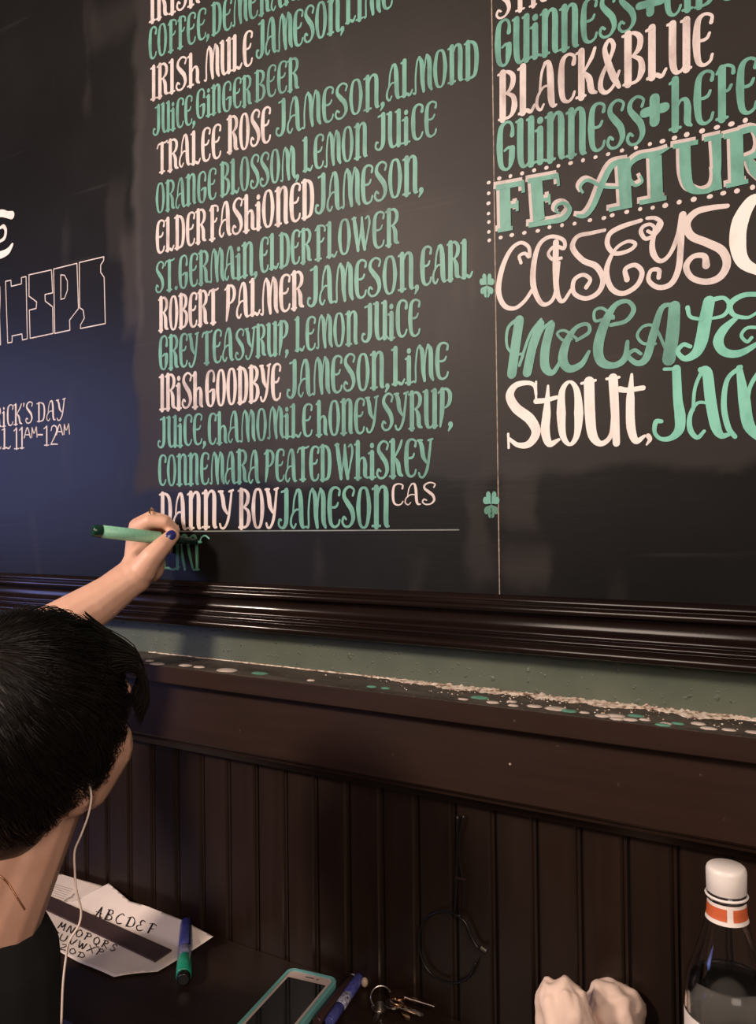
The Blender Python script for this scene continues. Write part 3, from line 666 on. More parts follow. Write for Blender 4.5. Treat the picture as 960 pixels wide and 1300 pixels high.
ink([[(70,1147),(76,1143),(80,1145),(86,1140),(90,1139),(94,1134)]], ztab+.0031, back, .0008, 'printed_text')
main = sheet('paper_sheet', [(138,1122),(152,1134),(165,1145),(188,1152),(210,1160),(242,1174),(271,1190),(238,1212),(200,1234),(168,1237),(145,1241),(100,1222),(64,1203),(50,1168),(48,1150),(96,1144),(118,1132)],
             ztab+.0022, M['paper'], 'creased white page of black calligraphy letters lying on the table', .0012, 8)
zi = ztab+.0052
def letters_on(text, x0_, y0_, x1_, y1_, h, slant, par, w=.0011):
    """calligraphic strokes between two pixel points on the page"""
    sh = {'A':[[(.0,.1),(.25,.0),(.6,1)],[(.6,1),(.75,0),(.95,.1)],[(.15,.45),(.85,.4)]],'B':[[(.3,1),(.15,0)],[(.1,.95),(.6,1),(.7,.7),(.25,.55),(.75,.45),(.7,.1),(.1,.0)]],'C':[[(.8,.85),(.5,1),(.15,.6),(.15,.2),(.45,0),(.8,.15)]],
     'D':[[(.3,.9),(.2,.05)],[(.0,.8),(.5,1),(.9,.6),(.75,.15),(.1,.0)]],'E':[[(.8,.9),(.45,1),(.3,.7),(.5,.55)],[(.5,.55),(.1,.4),(.2,.05),(.5,0),(.8,.2)]],'F':[[(.4,.95),(.25,.0)],[(.1,.9),(.5,1),(.9,.9)],[(.2,.5),(.7,.55)]],
     'M':[[(.1,0),(.3,1)],[(.3,1),(.5,.3),(.8,1)],[(.8,1),(.9,0)]],'N':[[(.1,0),(.3,1),(.7,.05),(.9,1)]],'O':[[(.5,1),(.15,.6),(.3,.05),(.7,.1),(.85,.6),(.5,1)]],'P':[[(.35,1),(.2,0)],[(.1,.9),(.6,1),(.8,.7),(.3,.5)]],
     'Q':[[(.5,1),(.15,.6),(.3,.1),(.7,.1),(.85,.6),(.5,1)],[(.5,.2),(.8,-.2),(1.1,-.1)]],'R':[[(.35,1),(.2,0)],[(.1,.9),(.6,1),(.7,.7),(.3,.5),(.9,.0)]],'S':[[(.8,.85),(.5,1),(.25,.7),(.7,.35),(.4,0),(.1,.15)]],
     'T':[[(.5,.95),(.4,0)],[(.1,.85),(.5,1),(.95,.9)]],'U':[[(.15,1),(.15,.2),(.5,0),(.8,.3),(.85,1)]],'V':[[(.1,1),(.45,0),(.9,1)]],'W':[[(.05,1),(.3,0),(.5,.8),(.7,0),(.95,1)]],'X':[[(.1,1),(.9,0)],[(.1,0),(.9,1)]],'Z':[[(.1,.95),(.8,1),(.1,0),(.9,.1)]],'Y':[[(.1,1),(.45,.5)],[(.9,1),(.3,-.2)]]}
    n = len(text); ss = []
    for i, c in enumerate(text):
        for s_ in sh[c]:
            q = []
            for u, v in s_:
                f_ = (i+u*.85)/n; q.append((x0_+(x1_-x0_)*f_+slant*v, y0_+(y1_-y0_)*f_-h*v))
            ss.append(q)
    ink(ss, zi, par, w, zf=lambda q: ztab+.0022+.0012*(1+noise.noise(Vector((q.x*22+8, q.y*22, 8)))*.7+noise.noise(Vector((q.x*60+8, q.y*60, 8)))*.3)+.0004)
letters_on('ABCDEF', 118,1161, 198,1187, 13, 5, main, .0019)
letters_on('MNOPQRS', 72,1177, 149,1209, 9, 4, main, .0015)
letters_on('TUVWXP', 62,1187, 132,1214, 8, 4, main, .0014)
letters_on('YZOD', 64,1198, 108,1216, 6, 3, main, .0012)
# dark strip (ruler) across the page
M['strip'] = simple('dark_card_strip', (.050, .026, .026), .6)
rul = [onlevel(x, y, ztab+.006) for x, y in ((20,1119),(218,1207),(197,1221),(20,1137))]
tag(MB().prism(rul, (0, 0, -.0008), (0, 0, .0014)).build('ruler', M['strip']), 'dark brown flat ruler lying across the calligraphy page', 'ruler')

# ------------------------------------------------------------ marker pens
def pen(name, a, b, r, label, parts, cat='marker'):
    """a, b ends (b = cap/nib end). parts: (name, from, to, r0, r1, material, label)"""
    a = Vector(a); b = Vector(b); t = empty(name, a, label, cat, None if name == 'paint_marker' else 'pens lying on the table')
    for nm, f0, f1, r0, r1, mt, lb in parts:
        d = b-a; e = .0012/d.length; pts = [a+d*f0, a+d*(f0+e), a+d*(f1-e), a+d*f1]
        o = MB().tube(pts, [r0*r*.86, r0*r, r1*r, r1*r*.86], 24).build(nm, mt, t, False)
        for p in o.data.polygons: p.use_smooth = len(p.vertices) == 4
        if lb: o['label'] = lb
    return t
M['mint'] = simple('mint_plastic', (.28, .62, .44), .42, var=.12, scale=300)
M['dkgreen'] = simple('dark_green_plastic', (.008, .045, .030), .25)
M['clear_dark'] = simple('smoky_plastic', (.006, .016, .012), .12)
M['green_pl'] = simple('green_plastic', (.015, .27, .16), .3)
M['blue_pl'] = simple('blue_plastic', (.075, .085, .33), .35, var=.3, scale=200)
M['blackpl'] = simple('black_plastic', (.006, .006, .007), .25)
M['whiteink'] = simple('white_print', (.6, .58, .6), .5)
tip = onwall(256, 688.5, BT+.001); rear = pix(117, 673.5, 1.085)
pen('paint_marker', rear, tip, .0088, 'mint green paint marker held in the hand against the board', [
 ('end_cap', 0, .085, .88, .95, M['dkgreen'], 'dark green end cap'), ('barrel', .085, .60, 1.0, 1.0, M['mint'], None), ('grip', .60, .66, .95, .85, M['dkgreen'], None),
 ('nib_holder', .66, .955, .72, .45, M['clear_dark'], 'smoky dark front end'), ('nib', .955, 1.0, .24, .2, M['green2'], 'wet green nib')])
zp = ztab+.0105
a, b = onlevel(237, 1170, zp+.004), onlevel(233, 1244, zp+.001)
pen('marker_pen', a, b, .0088, 'blue marker pen with a green cap lying across the page corner', [
 ('end_plug', 0, .03, .8, .9, M['blackpl'], None), ('barrel', .03, .50, 1, 1, M['blue_pl'], None), ('ribbed_grip', .50, .66, 1.0, 1.0, simple('printed_band', (.16,.16,.25), .35, var=.8, scale=400), None),
 ('cap', .66, .94, 1.08, 1.12, M['green_pl'], 'bright green cap'), ('cap_end', .94, 1.0, 1.0, .85, M['blackpl'], None)])
dsh = (b-a).normalized(); sd = Vector((dsh.y, -dsh.x, 0))*-1
MB().tube([a+sd*.0058+Vector((0,0,.0066)), a+(b-a)*.5+sd*.0058+Vector((0,0,.0066))], .0016, 6).build('pen_clip', M['blackpl'], bpy.data.objects['marker_pen'])
a, b = onlevel(460, 1236, zp-.002), onlevel(418, 1298, zp-.002)
pen('ballpoint_pen', b, a, .0066, 'blue pen with white print lying beside the phone', [
 ('grip', 0, .3, .9, 1, M['blue_pl'], None), ('printed_band', .3, .52, 1.0, 1.0, simple('white_blue_print', (.40,.40,.52), .4, var=.9, scale=260), None), ('barrel', .52, .97, 1, 1, M['blue_pl'], None), ('end_plug', .97, 1, .9, .8, M['whiteink'], None)], 'pen')
a2, b2 = onlevel(449, 1240, zp-.003), onlevel(402, 1298, zp-.003)
pen('dark_marker', b2, a2, .0058, 'dark brown slim pen lying between the phone and the blue pen', [('barrel', 0, .96, 1, 1, simple('brown_plastic', (.05, .025, .025), .35), None), ('end_plug', .96, 1, .9, .7, M['whiteink'], None)], 'pen')

# ------------------------------------------------------------ phone in a teal case
def phone():
    z = ztab+.0005
    A, B = onlevel(368, 1227.5, z+.010), onlevel(434, 1242.5, z+.010); Cc = onlevel(292, 1290, z+.010)
    ux = (B-A); ux.z = 0; wd = ux.length; ux.normalize(); uy = (Cc-A); uy.z = 0; uy = (uy-ux*uy.dot(ux)).normalized(); wd = .070; ln = .142
    ph = empty('phone', (A.x, A.y, ztab), 'white phone with a dark screen in a teal case lying on the table', 'phone')
    def rr(x0, x1, y0, y1, r, n=6):
        out = []
        for cx, cy, a0 in ((x1-r, y0+r, -90), (x1-r, y1-r, 0), (x0+r, y1-r, 90), (x0+r, y0+r, 180)):
            for k in range(n+1): t = R(a0+90*k/n); out.append((cx+r*math.cos(t), cy+r*math.sin(t)))
        return out
    def P(x, y, zz): q = A+ux*x+uy*y; return Vector((q.x, q.y, ztab+zz))
    outer, inner = rr(0, wd, 0, ln, .010), rr(.0045, wd-.0045, .0045, ln-.0045, .0075)
    teal = simple('teal_rubber', (.19, .50, .47), .45, var=.05)
    mb = MB(); n = len(outer)
    sh = [(x*.985+wd*.0075, y*.99+ln*.005) for x, y in outer]
    loops = [[P(x, y, .0003) for x, y in sh], [P(x, y, .003) for x, y in outer], [P(x, y, .0095) for x, y in outer], [P(x+(wd/2-x)*.03, y+(ln/2-y)*.015, .0112) for x, y in outer], [P(x, y, .0108) for x, y in inner], [P(x, y, .0088) for x, y in inner]]
    v = [p for l in loops for p in l]; f_ = [tuple(range(n))]
    for i in range(len(loops)-1): f_ += [(i*n+k, i*n+(k+1) % n, (i+1)*n+(k+1) % n, (i+1)*n+k) for k in range(n)]
    f_.append(tuple((len(loops)-1)*n+k for k in range(n))); mb.add(v, f_); mb.build('case', teal, ph)
    g = MB(); g.prism([P(x, y, 0) for x, y in rr(.005, wd-.005, .005, ln-.005, .007)], (0,0,.009), (0,0,.0098)); g.build('front_glass', simple('white_bezel', (.70, .55, .48), .25, var=.02), ph)
    s = MB(); s.prism([P(x, y, 0) for x, y in rr(.0085, wd-.0085, .020, ln-.020, .0008, 2)], (0,0,.0095), (0,0,.0100)); s.build('screen', simple('dark_screen', (.004, .004, .005), .08), ph)
    e = MB(); e.prism([P(x, y, 0) for x, y in rr(wd/2-.006, wd/2+.006, .011, .0125, .0006, 3)], (0,0,.0096), (0,0,.0100)); e.build('earpiece', M['blackpl'], ph)
    MB().ball(P(wd/2+.011, .0118, .0098), (.0012, .0012, .0003), 8, 4).build('front_camera', M['blackpl'], ph)
phone()

# ------------------------------------------------------------ keys
M['brass'] = simple('worn_brass', (.55, .36, .22), .28, 1, var=.2)
M['steel'] = simple('steel', (.60, .55, .50), .22, 1, var=.1)
def torus(mb, c, R_, r, nrm=(0,0,1), n=28, m=6):
    q = Vector(nrm).to_track_quat('Z', 'Y')
    pts = [Vector(c)+q @ Vector((R_*math.cos(2*math.pi*k/n), R_*math.sin(2*math.pi*k/n), 0)) for k in range(n+1)]
    mb.tube(pts, r, m); return mb
kc = onlevel(508, 1283, ztab+.006); keys = empty('key_ring', (kc.x, kc.y, ztab), 'bunch of keys on a steel ring at the right of the pens', 'keys')
torus(MB(), onlevel(484, 1266, ztab+.012), .0125, .0011, (.3, -.5, .6)).build('split_ring', M['steel'], keys, True)
def key(a, b, z, mat, tilt=0):
    a = onlevel(*a, z); b = onlevel(*b, z+tilt); d = (b-a); L = d.length; d.normalize(); n = Vector((-d.y, d.x, 0)).normalized()
    k = MB(); bow = [a+d*(.009+.0105*math.cos(t))+n*.0105*math.sin(t) for t in [2*math.pi*i/16 for i in range(16)]]
    k.prism(bow, (0,0,0), (0,0,.002))
    bl_ = [a+d*.017-n*.0032, a+d*L*.95-n*.0032, a+d*L, a+d*L*.95+n*.002]
    for i in range(8, -1, -1): bl_.append(a+d*(.022+(L*.9-.022)*i/8)+n*(.0034 if i % 2 else .0022))
    bl_.append(a+d*.017+n*.0032); k.prism(bl_, (0,0,.0003), (0,0,.0018)); k.build('key', mat, keys)
key((497,1262),(552,1277), ztab+.016, M['brass']); key((492,1272),(538,1290), ztab+.011, M['steel']); key((500,1268),(520,1296), ztab+.007, M['brass']); key((484,1274),(476,1298), ztab+.004, M['steel'])
ch = MB(); p0 = onlevel(516, 1266, ztab+.017)
for i in range(22):
    ch.ball(onlevel(514+i*1.75, 1266+i*.55, ztab+.0195), .0011, 6, 4)
ch.build('ball_chain', M['steel'], keys, True)
torus(MB(), onlevel(504, 1272, ztab+.018), .0075, .0016, (.2, .3, 1)).build('small_ring', M['brass'], keys, True)
MB().ball(onlevel(463, 1247, ztab+.008), (.0045, .0045, .006), 10, 8).build('bead_fob', simple('ivory_bead', (.55, .42, .30), .4), keys, True)

# ------------------------------------------------------------ crumpled napkins
M['napkin'] = simple('soft_tissue', (.82, .62, .52), .9, var=.05, scale=60, bump=.25)
def napkin(px, py, Z, rx, rz_, tilt, label, seed):
    c = pix(px, py, Z); h = c.z-ztab; mb = MB(); fr = Matrix.Rotation(tilt, 3, 'Y')
    nu, nv = 56, 34; v = []; f_ = []
    for j in range(nv+1):
        th = math.pi*j/nv
        for i in range(nu):
            ph_ = 2*math.pi*i/nu; d = Vector((math.sin(th)*math.cos(ph_), math.sin(th)*math.sin(ph_), math.cos(th)))
            k = (max(math.sin(th), 1e-4)**(-.35) if th > 1.57 else max(math.sin(th), .02)**(-.22))*(1+.26*noise.noise(d*1.7+Vector((seed,)*3))-.16*abs(noise.noise(d*3.0+Vector((seed+4,)*3)))+.025*noise.noise(d*16)+.12*abs(d.z)**4)
            fold = .07*math.sin(5*ph_+4*d.z+seed)*math.sin(th)
            q = fr @ Vector((d.x*rx*(k+fold), d.y*rx*.9*(k+fold), (abs(d.z)**.7)*(1 if d.z > 0 else -1)*h/2*(1+.10*noise.noise(d*3+Vector((seed,)*3)))))
            v.append(Vector((c.x, c.y, ztab+h/2))+q)
    for p in v:
        if p.z < ztab+.0005: p.z = ztab+.0005
    for j in range(nv):
        for i in range(nu): f_.append((j*nu+i, (j+1)*nu+i, (j+1)*nu+(i+1) % nu, j*nu+(i+1) % nu))
    o = obj('napkin', v, f_, M['napkin'], None, True); tag(o, label, 'napkin', 'crumpled white napkins on the table')
napkin(722, 1246,   .815, .030, 1, R(-10), 'crumpled white napkin on the table, left of the two', 2)
napkin(774, 1248, .850, .033, 1, R(10), 'crumpled white napkin nearer the bottle, right of the two', 9)

# ------------------------------------------------------------ bottle
zc = .68; bc = pix(922, 1100, zc); bh = bc.z-ztab+.001; bo = Vector((bc.x, bc.y, ztab))
k = 1/ (FPX/zc)          # metres per pixel at the bottle
bot = empty('water_bottle', bo, 'clear glass bottle of water with a white cap and orange neck band on the table', 'bottle')
t = NT('clear_glass'); t.b.inputs['Transmission Weight'].default_value = 1; t.b.inputs['Roughness'].default_value = .02; t.b.inputs['IOR'].default_value = 1.45
t.l(t.ramp(t.noise(20), [(.3, (.97, .98, .98)), (.7, (1, 1, 1))]), t.b.inputs['Base Color']); M['glass'] = t.m
t = NT('water'); t.b.inputs['Transmission Weight'].default_value = 1; t.b.inputs['Roughness'].default_value = 0; t.b.inputs['IOR'].default_value = 1.33
t.l(t.ramp(t.noise(20), [(.3, (.96, .98, .98)), (.7, (1, 1, 1))]), t.b.inputs['Base Color']); M['water'] = t.m
def zt(dy): return bh-dy*k     # height of a point dy px below the cap top
rb = .0345
outp = [(.0005, .002), (rb-.004, .0005), (rb, .004), (rb, zt(178)), (rb*.985, zt(160)), (rb*.93, zt(140)), (.0262, zt(115)), (.0205, zt(88)), (.0165, zt(66)), (.0150, zt(58)), (.0146, zt(42)), (.0165, zt(40)), (.0165, zt(35)), (.0135, zt(33)), (.0132, zt(8))]
th = .0022
inn = [(max(r-th, .0004), z+(th*2 if i < 2 else 0)) for i, (r, z) in enumerate(outp)]
g = MB(); g.lathe(outp+inn[::-1], 48, bo); g.build('glass_body', M['glass'], bot, True)
zw = zt(140); wp = [(.0004, .0062), (rb-.0065, .0062), (rb-th-.00015, .009), (rb-th-.00015, zt(178)), (rb*.985-th-.00015, zt(160)), (rb*.93-th-.0002, zw-.0006), (rb*.93-th-.0018, zw), (.0004, zw)]
MB().lathe(wp, 48, bo).build('water', M['water'], bot, True)
capm = simple('white_cap', (.86, .80, .76), .4, var=.02)
cp = []; n = 72
for r, z in [(.0004, bh), (.0138, bh), (.0152, bh-.0012), (.0157, bh-.004), (.0157, zt(31)), (.0150, zt(32))]: cp.append((r, z))
cb_ = MB(); v = []; 
for r, z in cp:
    for kk in range(n):
        rr_ = r+(.00035 if (kk % 2 and zt(30) < z < bh-.002) else 0); v.append(bo+Vector((rr_*math.cos(2*math.pi*kk/n), rr_*math.sin(2*math.pi*kk/n), z)))
cb_.add(v, [(i*n+q, i*n+(q+1) % n, (i+1)*n+(q+1) % n, (i+1)*n+q) for i in range(len(cp)-1) for q in range(n)]); cb_.build('cap', capm, bot, True)
torus(MB(), bo+Vector((0,0,zt(36))), .0160, .0012, n=40).build('cap_ring', capm, bot, True)
def band(z0, z1, off, mat, a0=0, a1=360, name='neck_band', parent=None):
    def rad(z):
        for (r0, q0), (r1, q1) in zip(outp[:-1], outp[1:]):
            if q0 <= z <= q1 and q1 > q0: return r0+(r1-r0)*(z-q0)/(q1-q0)
        return .015
    nn = 48; rows = 6; v = []; f_ = []
    for j in range(rows+1):
        z = z0+(z1-z0)*j/rows
        for i in range(nn+1):
            aa = R(a0+(a1-a0)*i/nn); rr_ = rad(z)+off; v.append(bo+Vector((rr_*math.cos(aa), rr_*math.sin(aa), z)))
    for j in range(rows):
        for i in range(nn): f_.append((j*(nn+1)+i, j*(nn+1)+i+1, (j+1)*(nn+1)+i+1, (j+1)*(nn+1)+i))
    return obj(name, v, f_, mat, parent or bot, True)
org = simple('orange_label', (.62, .13, .045), .45, var=.1); wl_ = simple('white_label', (.84, .76, .70), .5, var=.03)
nb = band(zt(66), zt(42), .0006, wl_)
camdir = math.degrees(math.atan2(CAM.y-bo.y, CAM.x-bo.x))
o = band(zt(61), zt(46), .0009, org, camdir-88, camdir-10+18-8, 'orange_print', nb); o2 = band(zt(61), zt(46), .0009, org, camdir+18, camdir+100, 'orange_print', nb)
band(.03, zt(183), .0004, wl_, name='body_label')

# ------------------------------------------------------------ cable hanging on the boards
M['cable'] = simple('black_cable', (.006, .005, .005), .35)
cab = empty('hanging_cable', onwall(588, 1100, .02), 'thin black cable hanging in a loop on the boarded wall', 'cable')
yo = .0145
pts = [onwall(x, y, yo) for x, y in ((581,1035),(581,1070),(580,1110),(578,1150),(576,1162))]
MB().tube(catmull(pts, 6), .0018, 8).build('cord', M['cable'], cab, True)
pts = [onwall(x, y, yo+.001) for x, y in ((589,1035),(584,1060),(583,1090),(588,1120),(588,1150),(585,1165))]
MB().tube(catmull(pts, 6), .0014, 8).build('cord', M['cable'], cab, True)
pts = [onwall(x, y, yo+.002) for x, y in ((585,1163),(565,1157),(545,1163),(534,1180),(533,1205),(541,1228),(556,1242),(578,1248),(596,1240),(604,1222)) ]
MB().tube(catmull(pts, 6), .0014, 8).build('cord', M['cable'], cab, True)
pts = [onwall(x, y, yo+.003) for x, y in ((576,1160),(590,1170),(599,1190),(606,1202),(611,1204))]
MB().tube(catmull(pts, 6), .0016, 8).build('cord', M['cable'], cab, True)
q0, q1 = onwall(611, 1203, yo+.004), onwall(618, 1208, yo+.004)
MB().tube([q0, q1], .0032, 10).build('plug', M['steel'], cab)
MB().tube([onwall(578,1114,yo+.002), onwall(592,1117,yo+.002)], .0016, 6).build('tie', M['ledge'], cab)

# ------------------------------------------------------------ the person
def P(x, y, z): return pix(x, y, z)
t = NT('skin'); f1 = t.noise(35, 4); f2 = t.noise(300, 2)
t.l(t.ramp(f1, [(.3, (.70, .40, .285)), (.7, (.80, .475, .35))]), t.b.inputs['Base Color']); t.b.inputs['Roughness'].default_value = .48
t.b.inputs['Subsurface Weight'].default_value = .12; t.b.inputs['Subsurface Radius'].default_value = (1, .35, .2); t.b.inputs['Subsurface Scale'].default_value = .004
t.bump(f2, .08, .0004); M['skin'] = t.m
M['shirt'] = simple('black_cotton', (.008, .008, .009), .85, scale=200, bump=.2)
M['trousers'] = simple('dark_denim', (.012, .014, .022), .8, scale=250)
t = NT('black_hair'); t.l(t.ramp(t.noise(60, 2), [(.3, (.006, .0045, .0036)), (.7, (.016, .0115, .009))]), t.b.inputs['Base Color'])
t.b.inputs['Roughness'].default_value = .36; t.b.inputs['Specular IOR Level'].default_value = .45; M['hair'] = t.m
HC = P(38, 925, .80)
person = empty('person', (HC.x-.05, HC.y-.1, 0), 'person with short black hair and black shirt reaching up to letter the board', 'person')
def cframe(r, u, f_): return (RT*r+UP*u+fwd*f_).normalized()
Fh = cframe(.55, .25, .75)
Uh = cframe(.17, .86, -.41); Uh = (Uh-Fh*Uh.dot(Fh)).normalized(); Rh = Fh.cross(Uh)
HF = Matrix((Rh, Fh, Uh)).transposed()
def hp(r, f_, u): return HC+Rh*r+Fh*f_+Uh*u
body = MB()
# head
body.ball(hp(0, -.012, .022), (.073, .090, .088), 24, 16, HF)
body.ball(hp(0, .030, -.030), (.058, .058, .080), 24, 16, HF)
for s in (-1, 1):
    body.ball(hp(s*.046, .050, -.022), (.031, .031, .033), 12, 8, HF)       # cheek
    body.cone(hp(s*.046, .050, -.026), hp(s*.048, .030, -.060), .031, .026)
    body.cone(hp(s*.060, .006, -.050), hp(s*.020, .070, -.094), .020, .017)   # jaw
    body.ball(hp(s*.028, .078, .032), (.024, .010, .008), 10, 8, HF)         # brow
    # ear
    body.ball(hp(s*.077, .000, -.012), (.007, .016, .028), 12, 10, HF)
    body.ball(hp(s*.077, .006, -.042), (.006, .008, .010), 10, 8, HF)
body.ball(hp(0, .082, -.098), (.018, .012, .014), 12, 8, HF)
body.cone(hp(0, .086, .022), hp(0, .108, -.014), .007, .011)
for s in (-1, 1): body.ball(hp(s*.011, .096, -.020), (.007, .008, .006), 8, 6, HF)
body.cone(hp(-.018, .084, -.052), hp(.018, .084, -.052), .006, .006); body.cone(hp(-.015, .083, -.061), hp(.015, .083, -.061), .0065, .0065)
# neck and shoulders
nk = P(-38, 1165, .80)
body.cone(hp(0, -.022, -.045), nk, .054, .062)
body.cone(hp(.02, .0, -.06), P(-20, 1170, .795), .045, .052)
spine2 = P(-75, 1400, .80); hips = P(-95, 1700, .82)
sR, sL = P(-125, 1300, .70), P(-75, 1215, .93)
body.cone(nk, sR, .055, .050); body.cone(nk, sL, .055, .048)
body.cone(nk, P(-50, 1260, .80), .060, .075); body.cone(P(-50, 1265, .80), spine2, .080, .10); body.cone(spine2, hips, .10, .12)
elbR = sR+Vector((0, 0, -.27))+RT*.03; wrR = elbR+RT*.20+Vector((0, 0, -.10))
body.cone(sR, elbR, .045, .036); body.cone(elbR, wrR, .036, .024); body.ball(wrR+RT*.05+Vector((0,0,-.015)), (.045, .03, .018), 12, 8)
for kf in range(4): body.cone(wrR+RT*.08+fwd*(.022-.015*kf), wrR+RT*(.145-.006*abs(kf-1))+fwd*(.024-.016*kf)+Vector((0,0,-.03)), .009, .007)
body.cone(wrR+RT*.04+fwd*.03, wrR+RT*.09+fwd*.055, .011, .008)
elbL = P(-45, 872, 1.04)
body.cone(sL, elbL, .044, .036)
wr = P(170, 733, 1.125)
body.cone(elbL, P(60, 806, 1.075), .038, .037); body.cone(P(60, 806, 1.075), P(125, 765, 1.105), .037, .0295); body.cone(P(125, 765, 1.105), wr, .0295, .0225); body.cone(P(120, 770, 1.10), P(174, 724, 1.14), .028, .022)
# left hand: palm
body.cone(wr, P(186, 694, 1.165), .0245, .0225)
body.cone(P(176, 728, 1.14), P(176, 680, 1.165), .022, .017)
body.cone(P(190, 721, 1.155), P(195, 692, 1.185), .021, .018)
# thumb
th_ = [P(181, 724, 1.122), P(192, 708, 1.117), P(206, 693, 1.122), P(219, 680, 1.135)]
for a, b, ra, rb_ in zip(th_[:-1], th_[1:], (.0195, .0155, .0130), (.0155, .0130, .0100)): body.cone(a, b, ra, rb_)
def finger(pts, rr):
    for a, b, ra, rb_ in zip(pts[:-1], pts[1:], rr[:-1], rr[1:]): body.cone(a, b, ra, rb_, 14)
fi = [P(174, 671, 1.150), P(190, 662, 1.140), P(209, 663, 1.140), P(221, 675, 1.150)]
finger(fi, (.0125, .0105, .0090, .0078))
fm = [P(174, 668, 1.172), P(192, 657, 1.172), P(210, 661, 1.172), P(222, 673, 1.170)]
finger(fm, (.0120, .0100, .0088, .0076))
fr_ = [P(178, 674, 1.190), P(196, 664, 1.194), P(212, 672, 1.195), P(216, 684, 1.190)]
finger(fr_, (.0115, .0095, .0085, .0074))
fl = [P(184, 684, 1.203), P(200, 678, 1.208), P(213, 688, 1.208), P(214, 698, 1.203)]
finger(fl, (.0105, .0085, .0075, .0066))
skin = fuse(body, 'body', .0024, M['skin'], person, it=3, fac=.5)
# nails
def nail(c, nrm, d, s=1):
    nrm = nrm.normalized(); d = (d-nrm*d.dot(nrm)).normalized(); e = nrm.cross(d); fr = Matrix((e, d, nrm)).transposed()
    o = MB().ball(c, (.0052*s, .0062*s, .0022), 16, 8, fr).build('fingernail', M['nail'], person, True); o['label'] = 'dark blue varnished nail'
M['nail'] = simple('blue_nail_varnish', (.025, .030, .17), .2, var=.05)
nail(P(217, 679.5, 1.1225), -fwd*.8+UP*.25+RT*.35, RT*.6+UP*.6, 1.3)
rg = fm[1].lerp(fm[2], .12); torus(MB(), rg+UP*.0012-fwd*.001, .0128, .0014, (fm[2]-fm[0]), 30, 8).build('ring', simple('gold', (.85, .55, .28), .2, 1, var=.05), person, True)
# eyes
for s in (-1, 1): MB().ball(hp(s*.030, .076, .012), .0115, 14, 10).build('eye', simple('eye_white', (.7, .65, .6), .2), person, True)
# shirt, trousers, shoes
sh = MB()
sh.cone(P(-46, 1246, .80), spine2, .092, .118); sh.cone(spine2, hips, .118, .135)
pass
sh.cone(nk+(sR-nk)*.25+Vector((0,0,-.020)), sR+Vector((0,0,-.01)), .052, .060); sh.cone(nk+(sL-nk)*.45+Vector((0,0,-.015)), sL, .052, .058)
sh.cone(sR, sR.lerp(elbR, .55), .060, .052); sh.cone(sL, sL.lerp(elbL, .45), .057, .050)
fuse(sh, 'shirt', .005, M['shirt'], person, it=6)
tr = MB(); tr.ball(hips, (.17, .14, .11), 20, 12)
for s in (-1, 1):
    h0 = hips+fwd*.09*s; kn = h0+RT*.40+Vector((0, 0, .0)); an = kn+Vector((0, 0, -(kn.z-.09)))-RT*.06
    tr.cone(h0, kn, .085, .062); tr.cone(kn, an, .062, .044)
    MB().cone(Vector((an.x, an.y, .045)), Vector((an.x, an.y, .040))+RT*.16, .045, .038).build('shoe', M['blackpl'], person, True)
fuse(tr, 'trousers', .009, M['trousers'], person, it=6)
# stool
sx, sy = hips.x, hips.y; stool_h = hips.z-.14
stool = empty('stool', (sx, sy, 0), 'round dark wooden stool under the seated person', 'stool')
MB().lathe([(.001, stool_h-.035), (.16, stool_h-.035), (.17, stool_h-.02), (.165, stool_h-.001), (.001, stool_h)], 32, (sx, sy, 0)).build('seat', M['table'], stool, True)
for kk in range(4):
    aa = R(45+90*kk); MB().tube([(sx+.11*math.cos(aa), sy+.11*math.sin(aa), stool_h-.03), (sx+.17*math.cos(aa), sy+.17*math.sin(aa), 0)], .016, 10).build('leg', M['table'], stool)

